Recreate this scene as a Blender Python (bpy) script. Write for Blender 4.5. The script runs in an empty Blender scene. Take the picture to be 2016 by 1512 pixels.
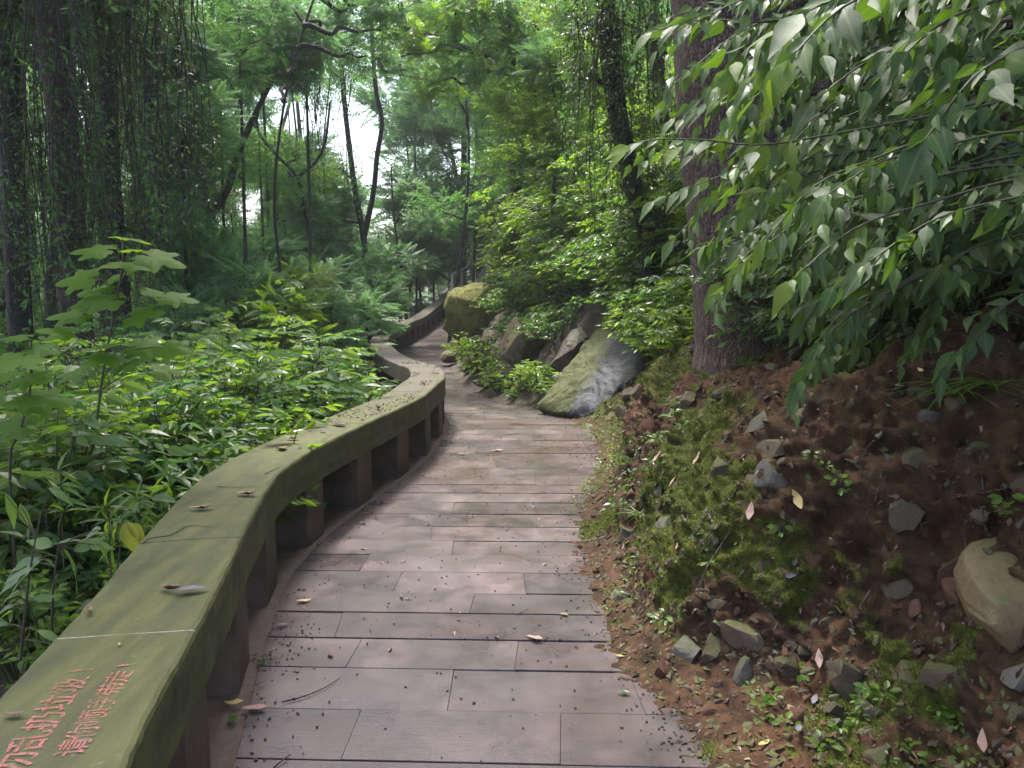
import bpy, math, random
import numpy as np
from mathutils import Vector, Matrix, Euler

# ------------------------------------------------------------------ camera, sky, sun, exposure
scene = bpy.context.scene
COL = scene.collection
CAM_H = 1.5
FPX = 1572.0
PITCH = math.atan((756 - 560) / FPX)
cam_d = bpy.data.cameras.new('camera')
cam_d.sensor_width = 36.0
cam_d.lens = FPX / 2016 * 36.0
cam_d.clip_start = 0.02
cam_d.clip_end = 2000
cam = bpy.data.objects.new('camera', cam_d)
cam.location = (0, 0, CAM_H)
cam.rotation_euler = (math.pi / 2 - PITCH, 0, 0)
COL.objects.link(cam)
scene.camera = cam

SUN_EL, SUN_AZ = math.radians(67), math.radians(-35)     # azimuth from +Y towards +X
world = bpy.data.worlds.new("World")
scene.world = world
world.use_nodes = True
wn = world.node_tree.nodes
sky = wn.new('ShaderNodeTexSky')
sky.sky_type = 'NISHITA'
sky.sun_disc = False
sky.sun_elevation = SUN_EL
sky.sun_rotation = SUN_AZ
sky.air_density = 1.0
sky.dust_density = 5.0
sky.ozone_density = 1.0
world.node_tree.links.new(sky.outputs[0], wn['Background'].inputs[0])
wn['Background'].inputs[1].default_value = 0.095

sun_d = bpy.data.lights.new('sun', 'SUN')
sun_d.energy = 1.5
sun_d.angle = math.radians(10)
sun_d.color = (1.0, 0.975, 0.94)
sun = bpy.data.objects.new('sun', sun_d)
sd = Vector((math.sin(SUN_AZ) * math.cos(SUN_EL), math.cos(SUN_AZ) * math.cos(SUN_EL), math.sin(SUN_EL)))
sun.rotation_euler = sd.to_track_quat('Z', 'Y').to_euler()
COL.objects.link(sun)

scene.view_settings.view_transform = 'Standard'
scene.view_settings.look = 'None'
scene.view_settings.gamma = 1.0
scene.view_settings.use_curve_mapping = False
scene.view_settings.exposure = 2.6
scene.cycles.max_bounces = 7
scene.cycles.diffuse_bounces = 4
scene.cycles.transmission_bounces = 5
scene.cycles.glossy_bounces = 3
scene.cycles.transparent_max_bounces = 8
scene.cycles.use_denoising = True

HAZE = 0.0011
R = random.Random(7)
NR = np.random.default_rng(11)

# ------------------------------------------------------------------ numeric helpers
_F = np.array([0, math.cos(PITCH), -math.sin(PITCH)])
_U = np.array([0, math.sin(PITCH), math.cos(PITCH)])
C0 = np.array([0, 0, CAM_H])


def at(px, py, y):
    """point seen at photograph pixel px, py, lying at distance y in front of the camera"""
    d = _F + np.array([1.0, 0, 0]) * ((px - 1008) / FPX) + _U * ((756 - py) / FPX)
    return C0 + d * (y / d[1])


def on(px, py, z=0.0):
    d = _F + np.array([1.0, 0, 0]) * ((px - 1008) / FPX) + _U * ((756 - py) / FPX)
    return C0 + d * ((z - CAM_H) / d[2])


def _hash(ix, iy, iz, seed):
    h = (ix.astype(np.int64) * 374761393 + iy.astype(np.int64) * 668265263 + iz.astype(np.int64) * 2147483647 + seed * 974711) & 0xFFFFFFFF
    h = ((h ^ (h >> 13)) * 1274126177) & 0xFFFFFFFF
    h = ((h ^ (h >> 16)) * 2246822519) & 0xFFFFFFFF
    return ((h ^ (h >> 15)) & 0xFFFFFF) / float(0xFFFFFF)


def vnoise(p, seed=0):
    p = np.asarray(p, float)
    i = np.floor(p).astype(np.int64)
    f = p - i
    f = f * f * (3 - 2 * f)
    r = 0
    for dx in (0, 1):
        for dy in (0, 1):
            for dz in (0, 1):
                w = (f[..., 0] if dx else 1 - f[..., 0]) * (f[..., 1] if dy else 1 - f[..., 1]) * (f[..., 2] if dz else 1 - f[..., 2])
                r = r + w * _hash(i[..., 0] + dx, i[..., 1] + dy, i[..., 2] + dz, seed)
    return r * 2 - 1


def fbm(p, octs=4, seed=0, gain=0.5):
    a, s, t = 1.0, 0, 0
    p = np.asarray(p, float)
    for k in range(octs):
        s = s + a * vnoise(p * (2.03 ** k) + k * 17.3, seed + k)
        t += a
        a *= gain
    return s / t


def smooth(x, a, b):
    t = np.clip((np.asarray(x, float) - a) / (b - a), 0, 1)
    return t * t * (3 - 2 * t)


def catmull(pts, step):
    """smooth resampled polyline through pts"""
    P = [np.array(p, float) for p in pts]
    P = [2 * P[0] - P[1]] + P + [2 * P[-1] - P[-2]]
    out = []
    for k in range(1, len(P) - 2):
        n = max(2, int(np.linalg.norm(P[k + 1] - P[k]) / step))
        for j in range(n):
            t = j / n
            a, b, c, d = P[k - 1], P[k], P[k + 1], P[k + 2]
            out.append(0.5 * ((2 * b) + (c - a) * t + (2 * a - 5 * b + 4 * c - d) * t * t + (3 * b - a - 3 * c + d) * t ** 3))
    out.append(P[-2])
    return np.array(out)


# ------------------------------------------------------------------ object helpers
def mesh_from(name, V, F, mat=None, smooth_shade=False, uv=None):
    """V (n,3); F (m,3) or (m,4) array, or a list of mixed faces"""
    me = bpy.data.meshes.new(name)
    V = np.asarray(V, np.float32)
    if isinstance(F, np.ndarray):
        k = F.shape[1]
        me.vertices.add(len(V))
        me.vertices.foreach_set('co', V.ravel())
        me.loops.add(F.size)
        me.loops.foreach_set('vertex_index', F.astype(np.int32).ravel())
        me.polygons.add(len(F))
        me.polygons.foreach_set('loop_start', np.arange(0, F.size, k, dtype=np.int32))
        me.polygons.foreach_set('use_smooth', np.full(len(F), bool(smooth_shade)))
        me.update(calc_edges=True)
    else:
        me.from_pydata([tuple(v) for v in V], [], F)
        if smooth_shade:
            me.polygons.foreach_set('use_smooth', np.ones(len(me.polygons), bool))
        me.update()
    if uv is not None:
        l = me.uv_layers.new(name='UVMap')
        idx = np.empty(len(me.loops), np.int32)
        me.loops.foreach_get('vertex_index', idx)
        l.data.foreach_set('uv', np.asarray(uv, np.float32)[idx].ravel())
    if mat is not None:
        me.materials.append(mat)
    return me


def add(name, me, parent=None, loc=(0, 0, 0), rot=(0, 0, 0), scale=(1, 1, 1), **props):
    o = bpy.data.objects.new(name, me)
    o.location = tuple(loc)
    o.rotation_euler = tuple(rot)
    o.scale = scale if hasattr(scale, '__len__') else (scale,) * 3
    if parent is not None:
        o.parent = parent
    COL.objects.link(o)
    for k, v in props.items():
        o[k] = v
    return o


def thing(name, label, cat, loc=(0, 0, 0), rotz=0.0, group=None):
    o = bpy.data.objects.new(name, None)
    o.empty_display_size = 0.1
    o.location = tuple(loc)
    o.rotation_euler = (0, 0, rotz)
    COL.objects.link(o)
    o['label'] = label
    o['category'] = cat
    if group:
        o['group'] = group
    return o


def tag(o, label, cat, group=None, kind=None):
    o['label'] = label
    o['category'] = cat
    if group:
        o['group'] = group
    if kind:
        o['kind'] = kind
    return o


def copy_thing(src, loc, rotz=0.0, scale=1.0, label=None, group=None):
    r = src.copy()
    COL.objects.link(r)
    r.location = tuple(loc)
    r.rotation_euler = (0, 0, rotz)
    r.scale = (scale,) * 3 if not hasattr(scale, '__len__') else scale
    if label:
        r['label'] = label
    if group:
        r['group'] = group
    for ch in KIDS.get(src.name, []):
        c = ch.copy()
        COL.objects.link(c)
        c.parent = r
    return r


KIDS = {}


def part(name, me, root, loc=(0, 0, 0), rot=(0, 0, 0), scale=(1, 1, 1), **props):
    o = add(name, me, root, loc, rot, scale, **props)
    KIDS.setdefault(root.name, []).append(o)
    return o


def inst(tv, tf, frames, locs, scales, flex=None):
    """numpy instancing: template verts (V,3), tris (F,3), frames (N,3,3) columns x,y,z, locs (N,3), scales (N,) or (N,3)"""
    N = len(locs)
    s = np.asarray(scales, float)
    if s.ndim == 1:
        s = s[:, None].repeat(3, 1)
    P = tv[None, :, :] * s[:, None, :]
    P = np.einsum('nvk,nik->nvi', P, frames) + np.asarray(locs)[:, None, :]
    F = tf[None] + (np.arange(N) * len(tv))[:, None, None]
    return P.reshape(-1, 3), F.reshape(-1, tf.shape[1])


def frames_from(d, n):
    """y axis along d, z axis close to n"""
    d = d / (np.linalg.norm(d, axis=1, keepdims=True) + 1e-9)
    x = np.cross(d, n)
    x = x / (np.linalg.norm(x, axis=1, keepdims=True) + 1e-9)
    z = np.cross(x, d)
    return np.stack([x, d, z], axis=2)


def tube(pts, r0, r1, sides=6, lump=0.0, seed=0):
    """tapered tube along pts -> V, F(quads)"""
    P = np.asarray(pts, float)
    n = len(P)
    T = np.gradient(P, axis=0)
    T /= np.linalg.norm(T, axis=1, keepdims=True) + 1e-9
    up = np.array([0.13, 0.21, 1.0]) if abs(T[0, 2]) < 0.8 else np.array([1.0, 0.17, 0.05])
    A = np.cross(T, up)
    A /= np.linalg.norm(A, axis=1, keepdims=True) + 1e-9
    B = np.cross(T, A)
    r = np.linspace(r0, r1, n) if not hasattr(r0, '__len__') else np.asarray(r0)
    th = np.arange(sides) / sides * 2 * math.pi
    V = P[:, None, :] + r[:, None, None] * (np.cos(th)[None, :, None] * A[:, None, :] + np.sin(th)[None, :, None] * B[:, None, :])
    if lump:
        nn = fbm(V * np.array([6, 6, 1.5]), 3, seed)
        C = P[:, None, :]
        V = C + (V - C) * (1 + lump * nn)[..., None]
    V = V.reshape(-1, 3)
    i = np.arange(n - 1)[:, None] * sides
    j = np.arange(sides)[None, :]
    k = (j + 1) % sides
    F = np.stack([i + j, i + k, i + sides + k, i + sides + j], axis=-1).reshape(-1, 4)
    return V, F


class Bag:
    """collects V/F chunks of one face size into one mesh"""
    def __init__(s):
        s.V, s.F, s.n = [], [], 0

    def put(s, V, F):
        s.V.append(V)
        s.F.append(F + s.n)
        s.n += len(V)

    def mesh(s, name, mat, smooth_shade=False):
        return mesh_from(name, np.concatenate(s.V), np.concatenate(s.F), mat, smooth_shade)


# ------------------------------------------------------------------ materials
def new_mat(name):
    m = bpy.data.materials.new(name)
    m.use_nodes = True
    nt = m.node_tree
    for n in list(nt.nodes):
        nt.nodes.remove(n)
    return m, nt, nt.nodes, nt.links


def N_(nt, t, **kw):
    n = nt.nodes.new(t)
    for k, v in kw.items():
        setattr(n, k, v)
    return n


def ramp(nt, fac, stops, interp='LINEAR'):
    r = nt.nodes.new('ShaderNodeValToRGB')
    r.color_ramp.interpolation = interp
    e = r.color_ramp.elements
    while len(e) > 1:
        e.remove(e[-1])
    e[0].position = stops[0][0]
    e[0].color = (*stops[0][1], 1) if hasattr(stops[0][1], '__len__') else (stops[0][1],) * 3 + (1,)
    for p, c in stops[1:]:
        q = e.new(p)
        q.color = (*c, 1) if hasattr(c, '__len__') else (c,) * 3 + (1,)
    nt.links.new(fac, r.inputs[0])
    return r.outputs[0]


def noise(nt, scale, detail=4, rough=0.55, vec=None, dist=0.0):
    n = nt.nodes.new('ShaderNodeTexNoise')
    n.inputs['Scale'].default_value = scale
    n.inputs['Detail'].default_value = detail
    n.inputs['Roughness'].default_value = rough
    n.inputs['Distortion'].default_value = dist
    if vec is not None:
        nt.links.new(vec, n.inputs['Vector'])
    return n.outputs[0]


def mixc(nt, fac, a, b, mode='MIX'):
    m = nt.nodes.new('ShaderNodeMix')
    m.data_type = 'RGBA'
    m.blend_type = mode
    for inp, v in ((m.inputs[0], fac), (m.inputs[6], a), (m.inputs[7], b)):
        if hasattr(v, 'is_linked') or hasattr(v, 'links'):
            nt.links.new(v, inp)
        elif hasattr(v, '__len__'):
            inp.default_value = (*v, 1)
        else:
            inp.default_value = v
    return m.outputs[2]


def mathn(nt, op, a, b=0.0):
    m = nt.nodes.new('ShaderNodeMath')
    m.operation = op
    for inp, v in ((m.inputs[0], a), (m.inputs[1], b)):
        if hasattr(v, 'links'):
            nt.links.new(v, inp)
        else:
            inp.default_value = v
    return m.outputs[0]


def bump(nt, h, strength, dist=0.01, normal=None):
    b = nt.nodes.new('ShaderNodeBump')
    b.inputs['Strength'].default_value = strength
    b.inputs['Distance'].default_value = dist
    nt.links.new(h, b.inputs['Height'])
    if normal is not None:
        nt.links.new(normal, b.inputs['Normal'])
    return b.outputs[0]


def finish(nt, col, rough, normal=None, spec=0.5):
    p = nt.nodes.new('ShaderNodeBsdfPrincipled')
    o = nt.nodes.new('ShaderNodeOutputMaterial')
    for inp, v in ((p.inputs['Base Color'], col), (p.inputs['Roughness'], rough)):
        if hasattr(v, 'links'):
            nt.links.new(v, inp)
        elif hasattr(v, '__len__'):
            inp.default_value = (*v, 1)
        else:
            inp.default_value = v
    p.inputs['Specular IOR Level'].default_value = spec
    if normal is not None:
        nt.links.new(normal, p.inputs['Normal'])
    nt.links.new(p.outputs[0], o.inputs[0])
    return p, o


def objco(nt):
    return nt.nodes.new('ShaderNodeTexCoord').outputs['Object']


def worldco(nt):
    return nt.nodes.new('ShaderNodeNewGeometry').outputs['Position']


def scaled(nt, vec, s):
    m = nt.nodes.new('ShaderNodeMapping')
    nt.links.new(vec, m.inputs[0])
    m.inputs['Scale'].default_value = s
    return m.outputs[0]


def leaf_mat(name, cols, trans=(0.25, 0.5, 0.04), tf=0.4, rough=0.38, under=None, veins=False, spec=0.5):
    m, nt, ns, ls = new_mat(name)
    geo = ns.new('ShaderNodeNewGeometry')
    oi = ns.new('ShaderNodeObjectInfo')
    r = mathn(nt, 'FRACT', mathn(nt, 'ADD', geo.outputs['Random Per Island'], mathn(nt, 'MULTIPLY', oi.outputs['Random'], 0.73)))
    k = len(cols)
    col = ramp(nt, r, [(i / max(1, k - 1), c) for i, c in enumerate(cols)])
    n2 = noise(nt, 60, 2, 0.5)
    col = mixc(nt, mathn(nt, 'MULTIPLY', n2, 0.35), col, (0.03, 0.05, 0.012))
    nrm = None
    if veins:
        uv = ns.new('ShaderNodeUVMap')
        sep = ns.new('ShaderNodeSeparateXYZ')
        ls.new(uv.outputs[0], sep.inputs[0])
        ax = mathn(nt, 'ABSOLUTE', sep.outputs[0])
        mid = mathn(nt, 'LESS_THAN', ax, 0.045)
        ph = mathn(nt, 'MULTIPLY', mathn(nt, 'SUBTRACT', sep.outputs[1], mathn(nt, 'MULTIPLY', ax, 0.28)), 52.0)
        si = mathn(nt, 'SINE', ph)
        lat = mathn(nt, 'POWER', mathn(nt, 'ABSOLUTE', si), 12.0)
        vein = mathn(nt, 'MAXIMUM', mathn(nt, 'MULTIPLY', mid, 0.8), mathn(nt, 'MULTIPLY', lat, 0.35))
        col = mixc(nt, mathn(nt, 'MULTIPLY', vein, 0.4), col, (0.16, 0.22, 0.09))
        h = mathn(nt, 'SUBTRACT', mathn(nt, 'MULTIPLY', noise(nt, 60, 3, 0.5), 0.8), mathn(nt, 'MULTIPLY', vein, 0.5))
        nrm = bump(nt, h, 0.35, 0.002)
    if under is not None:
        col2 = mixc(nt, geo.outputs['Backfacing'], col, mixc(nt, 0.6, col, under))
    else:
        col2 = col
    p = ns.new('ShaderNodeBsdfPrincipled')
    ls.new(col2, p.inputs['Base Color'])
    rr = mathn(nt, 'ADD', mathn(nt, 'MULTIPLY', geo.outputs['Random Per Island'], 0.18), rough - 0.09)
    ls.new(rr, p.inputs['Roughness'])
    p.inputs['Specular IOR Level'].default_value = spec
    t = ns.new('ShaderNodeBsdfTranslucent')
    tc = mixc(nt, 0.6, col, trans)
    ls.new(tc, t.inputs[0])
    if nrm is not None:
        ls.new(nrm, p.inputs['Normal'])
    mx = ns.new('ShaderNodeMixShader')
    mx.inputs[0].default_value = tf
    ls.new(p.outputs[0], mx.inputs[1])
    ls.new(t.outputs[0], mx.inputs[2])
    o = ns.new('ShaderNodeOutputMaterial')
    ls.new(mx.outputs[0], o.inputs[0])
    return m


# foliage: real leaf albedos 0.04 - 0.12
M = {}
M['leaf_glossy'] = leaf_mat('leaf_glossy', [(0.024, 0.07, 0.014), (0.045, 0.11, 0.018), (0.075, 0.15, 0.02), (0.035, 0.085, 0.024)], tf=0.42, rough=0.34, spec=0.5)
M['leaf_bright'] = leaf_mat('leaf_bright', [(0.038, 0.11, 0.014), (0.07, 0.155, 0.016), (0.125, 0.2, 0.016), (0.05, 0.12, 0.02)], trans=(0.38, 0.62, 0.03), tf=0.5, rough=0.36, spec=0.45)
M['leaf_large'] = leaf_mat('leaf_large', [(0.016, 0.038, 0.012), (0.026, 0.062, 0.014), (0.045, 0.095, 0.016), (0.022, 0.048, 0.018)], trans=(0.22, 0.42, 0.02), tf=0.3, rough=0.42, veins=True, spec=0.26)
M['leaf_lobed'] = leaf_mat('leaf_lobed', [(0.07, 0.16, 0.015), (0.11, 0.21, 0.02), (0.08, 0.16, 0.03)], trans=(0.4, 0.68, 0.02), tf=0.55, rough=0.5, veins=False, spec=0.22)
M['leaf_yellow'] = leaf_mat('leaf_yellow', [(0.22, 0.25, 0.03), (0.3, 0.3, 0.05)], trans=(0.5, 0.55, 0.04), tf=0.5, rough=0.45, veins=True)
M['leaf_pale'] = leaf_mat('leaf_pale', [(0.075, 0.16, 0.07), (0.11, 0.205, 0.09), (0.14, 0.235, 0.09), (0.09, 0.175, 0.09)], trans=(0.25, 0.52, 0.14), tf=0.4, rough=0.45, spec=0.35)
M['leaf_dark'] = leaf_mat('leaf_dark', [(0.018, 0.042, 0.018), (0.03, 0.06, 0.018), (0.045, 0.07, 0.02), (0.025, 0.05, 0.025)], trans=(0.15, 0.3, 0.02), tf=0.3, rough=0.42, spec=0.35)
M['leaf_far'] = leaf_mat('leaf_far', [(0.035, 0.095, 0.03), (0.05, 0.13, 0.036), (0.08, 0.165, 0.04), (0.045, 0.11, 0.045)], trans=(0.22, 0.52, 0.08), tf=0.42, rough=0.5, spec=0.3)
M['leaf_near'] = leaf_mat('leaf_near', [(0.05, 0.11, 0.03), (0.08, 0.15, 0.04), (0.11, 0.19, 0.04), (0.07, 0.12, 0.05)], trans=(0.3, 0.5, 0.05), tf=0.4, rough=0.36, veins=True, spec=0.5)
M['leaf_tip'] = leaf_mat('leaf_tip', [(0.09, 0.17, 0.015), (0.13, 0.2, 0.018)], trans=(0.42, 0.62, 0.02), tf=0.55, rough=0.45, veins=True, spec=0.3)
M['grass'] = leaf_mat('grass', [(0.09, 0.18, 0.03), (0.13, 0.22, 0.05)], trans=(0.3, 0.5, 0.06), tf=0.4, rough=0.4)


def dead_leaf_mat(name, cols, rough=0.5):
    m, nt, ns, ls = new_mat(name)
    geo = ns.new('ShaderNodeNewGeometry')
    oi = ns.new('ShaderNodeObjectInfo')
    r = mathn(nt, 'FRACT', mathn(nt, 'ADD', geo.outputs['Random Per Island'], oi.outputs['Random']))
    col = ramp(nt, r, [(i / max(1, len(cols) - 1), c) for i, c in enumerate(cols)])
    n = noise(nt, 120, 4, 0.6, objco(nt))
    col = mixc(nt, ramp(nt, n, [(0.45, 0.0), (0.65, 0.7)]), col, (0.03, 0.02, 0.015))
    finish(nt, col, rough, bump(nt, n, 0.3, 0.002))
    return m


M['dead_leaf'] = dead_leaf_mat('dead_leaf', [(0.09, 0.045, 0.025), (0.2, 0.12, 0.06), (0.14, 0.075, 0.045), (0.3, 0.22, 0.12)])
M['dead_purple'] = dead_leaf_mat('dead_purple', [(0.10, 0.085, 0.115), (0.14, 0.12, 0.155)], 0.55)
M['dead_yellow'] = dead_leaf_mat('dead_yellow', [(0.45, 0.33, 0.1), (0.4, 0.3, 0.12)])
M['dead_pink'] = dead_leaf_mat('dead_pink', [(0.36, 0.22, 0.17), (0.32, 0.2, 0.16)])


def bark_mat(name, c1, c2, c3, sc=1.0, green=0.0):
    m, nt, ns, ls = new_mat(name)
    v = objco(nt)
    vs = scaled(nt, v, (1, 1, 0.28))
    n1 = noise(nt, 26 * sc, 6, 0.62, vs)
    vo = ns.new('ShaderNodeTexVoronoi')
    vo.feature = 'DISTANCE_TO_EDGE'
    vo.inputs['Scale'].default_value = 38 * sc
    ls.new(scaled(nt, v, (1, 1, 0.4)), vo.inputs['Vector'])
    crack = ramp(nt, vo.outputs[0], [(0.0, 0.0), (0.12, 1.0)])
    col = ramp(nt, n1, [(0.3, c1), (0.52, c2), (0.75, c3)])
    col = mixc(nt, mathn(nt, 'MULTIPLY', crack, 1.0), (c1[0] * 0.6, c1[1] * 0.6, c1[2] * 0.6), col)
    if green:
        g = ramp(nt, noise(nt, 3.0, 4, 0.6, v), [(0.48, 0.0), (0.62, green)])
        col = mixc(nt, g, col, (0.06, 0.085, 0.03))
    h = mathn(nt, 'ADD', mathn(nt, 'MULTIPLY', crack, 0.6), n1)
    finish(nt, col, 0.75, bump(nt, h, 0.9, 0.015))
    return m


M['bark'] = bark_mat('bark', (0.03, 0.016, 0.012), (0.095, 0.055, 0.043), (0.21, 0.15, 0.125), 1.5)
M['bark_dark'] = bark_mat('bark_dark', (0.012, 0.009, 0.008), (0.035, 0.025, 0.021), (0.07, 0.055, 0.045), 1.0, 0.3)
M['bark_grey'] = bark_mat('bark_grey', (0.03, 0.025, 0.02), (0.065, 0.055, 0.046), (0.12, 0.11, 0.09), 0.7, 0.4)


def stem_mat():
    m, nt, ns, ls = new_mat('stem')
    oi = ns.new('ShaderNodeObjectInfo')
    col = ramp(nt, noise(nt, 5, 2), [(0.4, (0.045, 0.03, 0.02)), (0.6, (0.05, 0.06, 0.025))])
    finish(nt, col, 0.6)
    return m


M['stem'] = stem_mat()


def concrete_mat():
    m, nt, ns, ls = new_mat('algae_concrete')
    v = worldco(nt)
    n_f = noise(nt, 160, 4, 0.7, v)
    n_m = noise(nt, 9, 6, 0.6, v, 0.6)
    n_l = noise(nt, 1.9, 4, 0.6, v)
    vs = scaled(nt, v, (6, 0.8, 6))
    n_s = noise(nt, 3.0, 4, 0.6, vs)
    base = ramp(nt, n_m, [(0.3, (0.065, 0.055, 0.045)), (0.55, (0.11, 0.094, 0.08)), (0.75, (0.16, 0.138, 0.118))])
    green = ramp(nt, n_s, [(0.3, (0.035, 0.042, 0.012)), (0.5, (0.064, 0.072, 0.018)), (0.72, (0.10, 0.106, 0.026))])
    # algae grows thickest on the damp near stretch and thins along the rail
    sep = ns.new('ShaderNodeSeparateXYZ')
    ls.new(v, sep.inputs[0])
    far = ns.new('ShaderNodeMapRange')
    ls.new(sep.outputs[1], far.inputs[0])
    far.inputs[1].default_value = 3.0
    far.inputs[2].default_value = 10.0
    far.inputs[3].default_value = 0.22
    far.inputs[4].default_value = -0.22
    a = mathn(nt, 'ADD', mathn(nt, 'ADD', mathn(nt, 'MULTIPLY', n_l, 0.7), mathn(nt, 'MULTIPLY', n_m, 0.5)), far.outputs[0])
    al = ramp(nt, a, [(0.46, 0.08), (0.66, 0.85)])
    col = mixc(nt, al, base, green)
    col = mixc(nt, ramp(nt, n_f, [(0.3, 0.35), (0.5, 0.0)]), col, (0.05, 0.045, 0.035))
    spots = ramp(nt, noise(nt, 34, 2, 0.4, v), [(0.70, 0.0), (0.76, 0.5)])
    col = mixc(nt, spots, col, (0.15, 0.15, 0.11))
    h = mathn(nt, 'ADD', mathn(nt, 'MULTIPLY', n_f, 0.4), n_m)
    finish(nt, col, ramp(nt, n_m, [(0.3, 0.5), (0.7, 0.8)]), bump(nt, h, 0.35, 0.006), 0.22)
    return m


M['concrete'] = concrete_mat()


def post_mat():
    m, nt, ns, ls = new_mat('post_concrete')
    v = worldco(nt)
    n_m = noise(nt, 7, 6, 0.6, v)
    base = ramp(nt, n_m, [(0.3, (0.045, 0.027, 0.017)), (0.55, (0.08, 0.051, 0.034)), (0.75, (0.12, 0.083, 0.058))])
    sep = ns.new('ShaderNodeSeparateXYZ')
    ls.new(v, sep.inputs[0])
    g = mathn(nt, 'ADD', mathn(nt, 'MULTIPLY', noise(nt, 2.4, 4, 0.6, v), 0.8), mathn(nt, 'MULTIPLY', sep.outputs[2], 0.5))
    col = mixc(nt, ramp(nt, g, [(0.5, 0.0), (0.68, 0.6)]), base, (0.04, 0.048, 0.014))
    n_f = noise(nt, 120, 3, 0.7, v)
    finish(nt, col, 0.75, bump(nt, mathn(nt, 'ADD', n_f, n_m), 0.35, 0.006))
    return m


M['post'] = post_mat()
M['crumb'] = None


def simple(name, c1, c2, sc, rough=0.7, bmp=0.3, dist=0.005, detail=5):
    m, nt, ns, ls = new_mat(name)
    n = noise(nt, sc, detail, 0.6, worldco(nt))
    finish(nt, ramp(nt, n, [(0.3, c1), (0.7, c2)]), rough, bump(nt, n, bmp, dist))
    return m


M['mortar'] = simple('mortar', (0.14, 0.14, 0.09), (0.32, 0.31, 0.24), 60)
M['metal_rail'] = simple('galvanised', (0.45, 0.43, 0.42), (0.6, 0.58, 0.57), 30, 0.45, 0.1)


def plank_mat():
    m, nt, ns, ls = new_mat('deck_concrete_plank')
    oi = ns.new('ShaderNodeObjectInfo')
    v = worldco(nt)
    n_l = noise(nt, 1.1, 4, 0.6, v)
    n_m = noise(nt, 5.5, 6, 0.62, v, 0.5)
    n_f = noise(nt, 90, 4, 0.7, v)
    grain = noise(nt, 7, 5, 0.6, scaled(nt, v, (1.2, 14, 1)))
    a = mathn(nt, 'ADD', mathn(nt, 'MULTIPLY', n_m, 0.75), mathn(nt, 'MULTIPLY', oi.outputs['Random'], 0.22))
    col = ramp(nt, a, [(0.25, (0.036, 0.027, 0.027)), (0.42, (0.068, 0.049, 0.048)), (0.58, (0.102, 0.073, 0.07)), (0.76, (0.165, 0.12, 0.114))])
    tint = ramp(nt, noise(nt, 2.2, 3, 0.5, v), [(0.42, 0.0), (0.62, 0.55)])
    col = mixc(nt, tint, col, (0.04, 0.04, 0.036))
    # thin red mud washed over the deck
    mud = ramp(nt, n_l, [(0.5, 0.0), (0.68, 0.5)])
    col = mixc(nt, mud, col, (0.10, 0.058, 0.045))
    col = mixc(nt, ramp(nt, grain, [(0.25, 0.3), (0.45, 0.0)]), col, (0.07, 0.06, 0.05))
    col = mixc(nt, ramp(nt, n_f, [(0.28, 0.5), (0.42, 0.0)]), col, (0.06, 0.05, 0.045))
    blot = ramp(nt, noise(nt, 3.4, 5, 0.62, v, 1.2), [(0.54, 0.0), (0.64, 0.22)])
    col = mixc(nt, blot, col, (0.035, 0.03, 0.028))
    wet = ramp(nt, mathn(nt, 'ADD', mathn(nt, 'MULTIPLY', noise(nt, 1.7, 4, 0.55, v), 0.7), mathn(nt, 'MULTIPLY', n_m, 0.3)), [(0.38, 0.24), (0.62, 0.5)])
    h = mathn(nt, 'ADD', mathn(nt, 'MULTIPLY', grain, 0.5), mathn(nt, 'MULTIPLY', n_f, 0.5))
    finish(nt, col, wet, bump(nt, h, 0.4, 0.004), 0.5)
    return m


M['plank'] = plank_mat()


def soil_mat():
    m, nt, ns, ls = new_mat('red_soil')
    v = worldco(nt)
    n_l = noise(nt, 1.6, 4, 0.6, v)
    n_m = noise(nt, 9, 7, 0.65, v, 0.4)
    n_f = noise(nt, 55, 6, 0.7, v)
    dark = ramp(nt, n_m, [(0.3, (0.010, 0.006, 0.003)), (0.5, (0.048, 0.026, 0.012)), (0.68, (0.10, 0.056, 0.028)), (0.85, (0.16, 0.10, 0.056))])
    red = ramp(nt, n_m, [(0.3, (0.018, 0.007, 0.004)), (0.5, (0.078, 0.034, 0.018)), (0.75, (0.155, 0.074, 0.041))])
    col = mixc(nt, ramp(nt, n_l, [(0.5, 0.0), (0.66, 0.85)]), dark, red)
    col = mixc(nt, ramp(nt, n_f, [(0.3, 0.6), (0.5, 0.0)]), col, (0.015, 0.011, 0.008))
    at_ = ns.new('ShaderNodeAttribute')
    at_.attribute_name = 'moss'
    mf = ramp(nt, mathn(nt, 'ADD', at_.outputs['Fac'], mathn(nt, 'MULTIPLY', mathn(nt, 'SUBTRACT', n_f, 0.5), 0.8)), [(0.35, 0.0), (0.6, 0.85)])
    mc = ramp(nt, noise(nt, 40, 4, 0.6, v), [(0.3, (0.018, 0.022, 0.004)), (0.55, (0.06, 0.07, 0.009)), (0.75, (0.13, 0.15, 0.014))])
    col = mixc(nt, mf, col, mc)
    h = mathn(nt, 'ADD', mathn(nt, 'MULTIPLY', n_f, 0.55), n_m)
    finish(nt, col, ramp(nt, n_m, [(0.3, 0.6), (0.7, 0.9)]), bump(nt, h, 0.9, 0.02), 0.15)
    return m


M['soil'] = soil_mat()
M['forest_floor'] = simple('forest_floor', (0.018, 0.014, 0.009), (0.075, 0.055, 0.035), 4, 0.9, 0.8, 0.05, 8)


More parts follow.
